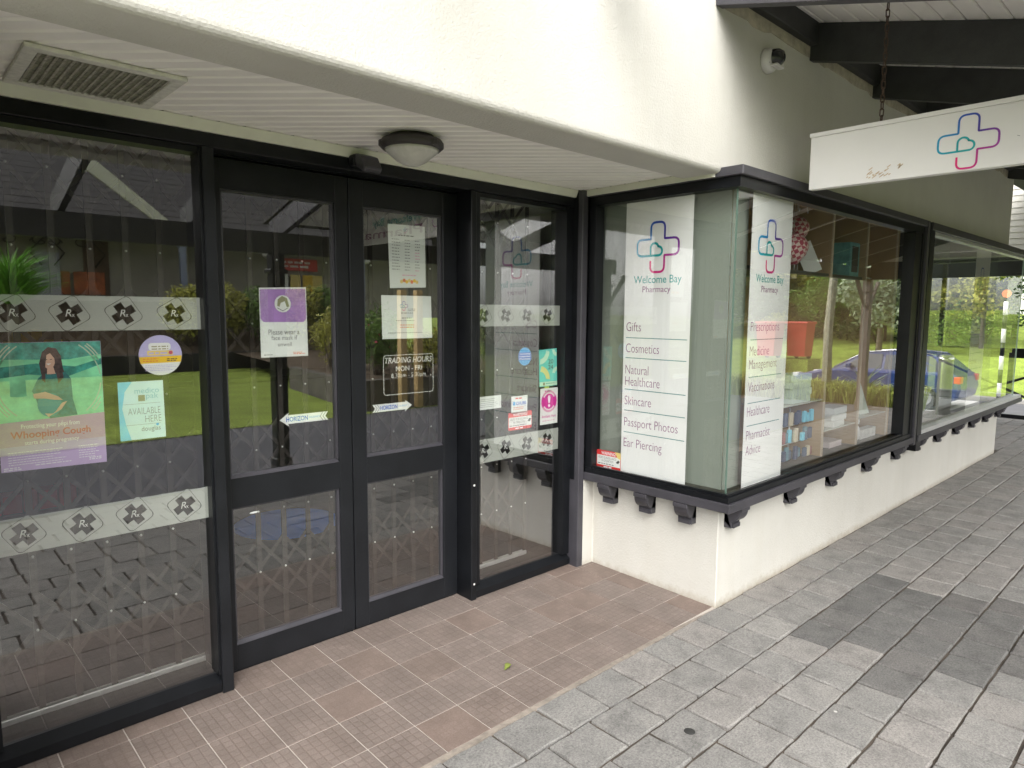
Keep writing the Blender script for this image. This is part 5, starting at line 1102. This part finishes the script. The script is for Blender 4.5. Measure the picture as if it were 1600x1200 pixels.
bo = empty('bollard', (10.46, -2.2, -.1), 'grey cylindrical metal bollard at the walkway end', 'bollard'); b = MB(); b.lathe([(.10, -.12), (.10, .86), (.09, .89), (.04, .9)], (10.46, -2.2, 0), 24); b.build('shaft', plain('bollard_grey', (.24, .25, .23), .4, metal=.3), bo); b = MB(); b.lathe([(.104, .80), (.104, .86)], (10.46, -2.2, 0), 24); b.build('top_band', CHROME, bo)
# railing at the far end
ra = empty('walkway_railing', (9.75, 0, 0), 'black steel cross braced railing at the end of the walkway', 'railing')
for y in (-1.25, .55, 2.4): b = MB(); b.box((9.73, y-.03, -.06), (9.79, y+.03, 1.0), .003); b.build('post', BLACK, ra)
for z0, z1 in ((.93, 1.06), (.10, .155)): b = MB(); b.box((9.735, -1.25, z0), (9.785, 2.4, z1)); b.build('rail', BLACK, ra)
for (ya, yb) in ((-1.22, .52), (.58, 2.37)):
    for (za, zb, xx) in ((.16, .92, 9.748), (.92, .16, 9.772)): b = MB(); b.tube([(xx, ya, za), (xx, yb, zb)], .018, 6); b.build('cross_brace', BLACK, ra)

def car(x, y, z):
    e = empty('parked_car', (x, y, z), 'blue hatchback car parked on the road beyond the verge', 'car')
    # along +Y; nose towards -Y
    lower = [(-2.1, .28), (-2.16, .5), (-2.08, .68), (-1.3, .88), (-.95, .93), (1.75, .97), (2.05, .93), (2.12, .6), (2.05, .3), (1.7, .24), (-1.7, .24)]
    b = MB(); b.prism([(y+p[0], z+p[1]) for p in lower], 'x', x-.88, x+.88, .06)
    b.build('body', CARB, e)
    def gh(ins, dz, prof): return [(y+p[0], z+p[1]+dz) for p in prof]
    b = MB(); base = [(-1.05, .92), (1.95, .96)]; topv = [(-.25, 1.42), (.5, 1.5), (1.35, 1.44)]
    vs = []
    for sx in (-1, 1): vs += [(x+sx*.82, y-1.05, z+.92), (x+sx*.82, y+1.95, z+.95), (x+sx*.63, y+1.45, z+1.42), (x+sx*.65, y+.5, z+1.5), (x+sx*.63, y-.25, z+1.42)]
    b.faces(vs, [(0, 1, 2, 3, 4), (9, 8, 7, 6, 5), (0, 4, 9, 5), (4, 3, 8, 9), (3, 2, 7, 8), (2, 1, 6, 7), (1, 0, 5, 6)]); b.build('cabin', CARB, e)
    for sx in (-1, 1):
        for ya, yb, yc_, yd in ((-.78, .22, .22, -.16), (.30, 1.28, 1.12, .30), (1.34, 1.72, 1.40, 1.19)):
            def P(yy, zz): t_ = (zz-.93)/(1.46-.93); return (x+sx*(.82-.18*t_+.012), y+yy, z+zz)
            b = MB(); b.quad(P(ya, .99), P(yb, 1.0), P(yc_, 1.39), P(yd, 1.37)); b.build('window', CARG, e)
        b = MB(); b.box((x+sx*.882, y-.75, z+.70), (x+sx*.90, y-.60, z+.74)); b.box((x+sx*.882, y+.22, z+.76), (x+sx*.905, y+.4, z+.79)); b.build('handle', CARB, e)
        b = MB(); b.box((x+sx*.86, y-.62, z+.98), (x+sx*1.0, y-.5, z+1.1), .02); b.build('mirror', CARB, e)
        for yy in (-1.35, 1.3):
            b = MB(); b.lathe([(.30, -.1), (.325, -.07), (.325, .07), (.30, .1)], (x+sx*.80, y+yy, z+.325), 28, 'x'); wh = b.build('wheel', TYRE, e)
            b = MB(); b.lathe([(.20, 0), (.21, .104), (.05, .108)], (x+sx*.80, y+yy, z+.325), 20, 'x') if sx > 0 else b.lathe([(.20, 0), (.21, -.104), (.05, -.108)], (x+sx*.80, y+yy, z+.325), 20, 'x'); b.build('rim', RIM, wh)
        b = MB(); b.box((x+sx*.55, y-2.15, z+.62), (x+sx*.86, y-1.98, z+.74), .03); b.build('headlight', LAMPW, e)
        b = MB(); b.box((x+sx*.62, y+1.95, z+.72), (x+sx*.888, y+2.11, z+.9), .03); b.build('tail_light', LAMPR, e)
    b = MB(); b.faces([(x-.74, y-1.0, z+.97), (x+.74, y-1.0, z+.97), (x+.6, y-.29, z+1.41), (x-.6, y-.29, z+1.41)], [(0, 1, 2, 3)]); 
    for v_ in b.bm.verts: v_.co.y -= .035
    b.build('windscreen', CARG, e)
    b = MB()
    for sx in (-1, 1): b.tube([(x+sx*.835, y-1.0, z+.96), (x+sx*.66, y-.25, z+1.42), (x+sx*.68, y+.5, z+1.5), (x+sx*.66, y+1.4, z+1.43)], .012, 6)
    b.build('roof_trim', CHROME, e)
car(19.0, -5.9, -.945)
for i, (x, y) in enumerate([(20.4, -9.9), (20.9, -9.1)]):
    e = empty('wheelie_bin', (x, y, -.9), ['red wheelie bin nearer the blue car bonnet', 'red wheelie bin standing behind the first bin'][i], 'bin', 'red bins beside the road'); z = .02
    b = MB(); b.faces([(x-.28, y-.28, z+.08), (x+.28, y-.28, z+.08), (x+.28, y+.28, z+.08), (x-.28, y+.28, z+.08), (x-.33, y-.33, z+1.15), (x+.33, y-.33, z+1.15), (x+.33, y+.33, z+1.15), (x-.33, y+.33, z+1.15)], [(0, 3, 2, 1), (4, 5, 6, 7), (0, 1, 5, 4), (1, 2, 6, 5), (2, 3, 7, 6), (3, 0, 4, 7)])
    for s_ in range(5): b.box((x-.345, y-.2+s_*.1, z+.9), (x-.315, y-.17+s_*.1, z+1.1))
    b.build('tub', BINR, e); b = MB(); b.box((x-.37, y-.37, z+1.151), (x+.37, y+.37, z+1.22), .025); b.build('lid', plain('red_lid', (.66, .06, .05), .4), e)
    for sx in (-.2, .2): b = MB(); b.lathe([(.12, -.03), (.12, .03)], (x+.24, y+sx, z+.1), 16, 'y'); b.build('wheel', TYRE, e)
    b = MB(); b.box((x-.5, y-.5, -1.0), (x+.5, y+.5, .015)); b.build('plinth', LAWN, e)
bp_ = empty('crossing_beacon', (19.7, -3.3, -.9), 'black and white banded crossing pole with an orange disc', 'beacon')
for k in range(8): b = MB(); b.lathe([(.05, -.95+k*.35), (.05, -.95+(k+1)*.35)], (19.7, -3.3, 0), 12); b.build('band', WHITEP if k % 2 else BLACK, bp_)
b = MB(); b.lathe([(.10, -.02), (.10, .02)], (19.7, -3.3, 2.05), 24, 'x'); b.build('disc', plain('orange_disc', (.9, .2, .02), .4), bp_)
tree('small layered pale leaved tree on the far verge', 'trees across the road', 27, -8.7, -.25, 3.4, 1.5, LEAFP, 101, 3000, .13)
for i, (x, y, h, r, mt, lab) in enumerate([(33, -5.5, 8, 2.6, LEAFG, 'mid green tree directly across from the crossing'), (34, -9.5, 9, 2.8, LEAFD, 'dark tall tree behind the pale tree'), (31, -7.2, 4.0, 1.9, LEAFY, 'low bright green tree beside the dark tall tree'), (35, -14, 9, 3, LEAFG, 'green tree beyond the bins'), (34, -20, 8, 3, LEAFY, 'yellow green tree near the far house'), (36, -2, 8, 2.8, LEAFD, 'dark tree right of the crossing')]):
    tree(lab, 'trees across the road', x, y, .5, h, r, mt, 110+i, 3600, .22)
kinds = [o for o in bpy.data.objects if o.get('group') == 'trees across the road' and o.location.x > 30]
LB = ['green tree of the row left of the far house', 'tall tree at the left end of the row across the road', 'green tree of the row right of the far house', 'bushy tree standing low before the row', 'dark bushy tree behind the parked car', 'bright bushy tree right of the parked car', 'tall tree closing the row beyond the crossing', 'dark tall tree behind the bins', 'low bush on the slope beyond the bins', 'bright low tree before the dark trees', 'dark low tree beside the crossing', 'green low tree under the tall row', 'tall green tree high on the slope', 'low tree near the top of the lawn']
for i, (x, y, sc) in enumerate([(37, -26, 1), (36, -32, 1.1), (38, -17, 1.15), (29.5, -11.5, .45), (30, -6.0, .55), (30, -4.0, .5), (38, 3, 1.1), (36, -11.5, 1.1), (30.5, -14.5, .4), (31, -9.8, .5), (31, -2.0, .55), (33, -16.5, .7), (41, -21, 1.3), (32, -19, .6)]):
    k_ = kinds[i % len(kinds)]; c_ = k_.copy(); COL.objects.link(c_); c_.location = (x, y, .2); c_.scale = (sc, sc, sc*.9); c_.rotation_euler = (0, 0, i*1.3); c_['label'] = LB[i]
    for ch in list(k_.children): d_ = ch.copy(); COL.objects.link(d_); d_.parent = c_
for i in range(14):
    k_ = kinds[(i*2+1) % len(kinds)]; c_ = k_.copy(); c_.name = 'bush'; COL.objects.link(c_); c_.location = (30.5+(i % 3)*.7, 1.5-i*1.9, -1.3+(i % 2)*.25); c_.scale = (.62, .62, .5); c_.rotation_euler = (0, 0, i*.9)
    c_['label'] = ['first', 'second', 'third', 'fourth', 'fifth', 'sixth', 'seventh', 'eighth', 'ninth', 'tenth', 'eleventh', 'twelfth', 'thirteenth', 'last'][i]+' low bush of the row under the far trees, from the crossing'; c_['category'] = 'bush'; c_['group'] = 'bushes under the far trees'
    for ch in list(k_.children): d_ = ch.copy(); COL.objects.link(d_); d_.parent = c_
hb = empty('far_house', (38, -24, 1), 'grey weatherboard house far beyond the road', 'house'); b = MB(); b.box((37, -30, .3), (44, -19, 4.2)); b.build('wall', plain('house_grey', (.45, .45, .44)), hb); b = MB(); b.prism([(-31, 4.1), (-24.5, 6.8), (-18, 4.1)], 'x', 36.5, 44.5); b.build('roof', ROOFT, hb)
for y in (-28, -24.5, -21): b = MB(); b.box((36.94, y-.6, 1.8), (36.99, y+.6, 3.2)); b.build('window', CARG, hb)
o = MB().faces and MB(); o.box((58, -3.5, .6), (60, 9, 5.5)); o = o.build('white_building', WHITEP, None); tag(recentre(o), 'plain white building far down the street past the railing', 'building')

# small debris in the entry
b = MB(); b.faces([(.30, -.545, -.004), (.318, -.556, .006), (.345, -.54, .004), (.338, -.525, .008), (.318, -.528, .012)], [(0, 1, 2, 4), (4, 2, 3)]); o = b.build('fallen_leaf', plain('wilted_leaf', (.14, .17, .03)), None); tag(recentre(o), 'small green leaf lying on the entry tiles', 'leaf')
b = MB(); b.lathe([(.021, 0), (.019, .0012), (.004, .0018)], (.538, -1.298, gz(.538, -1.298)+.0002), 18); o = b.build('gum_spot', plain('old_gum', (.03, .03, .028), .7), None); tag(recentre(o), 'dark flattened gum spot on a grey paver', 'gum')
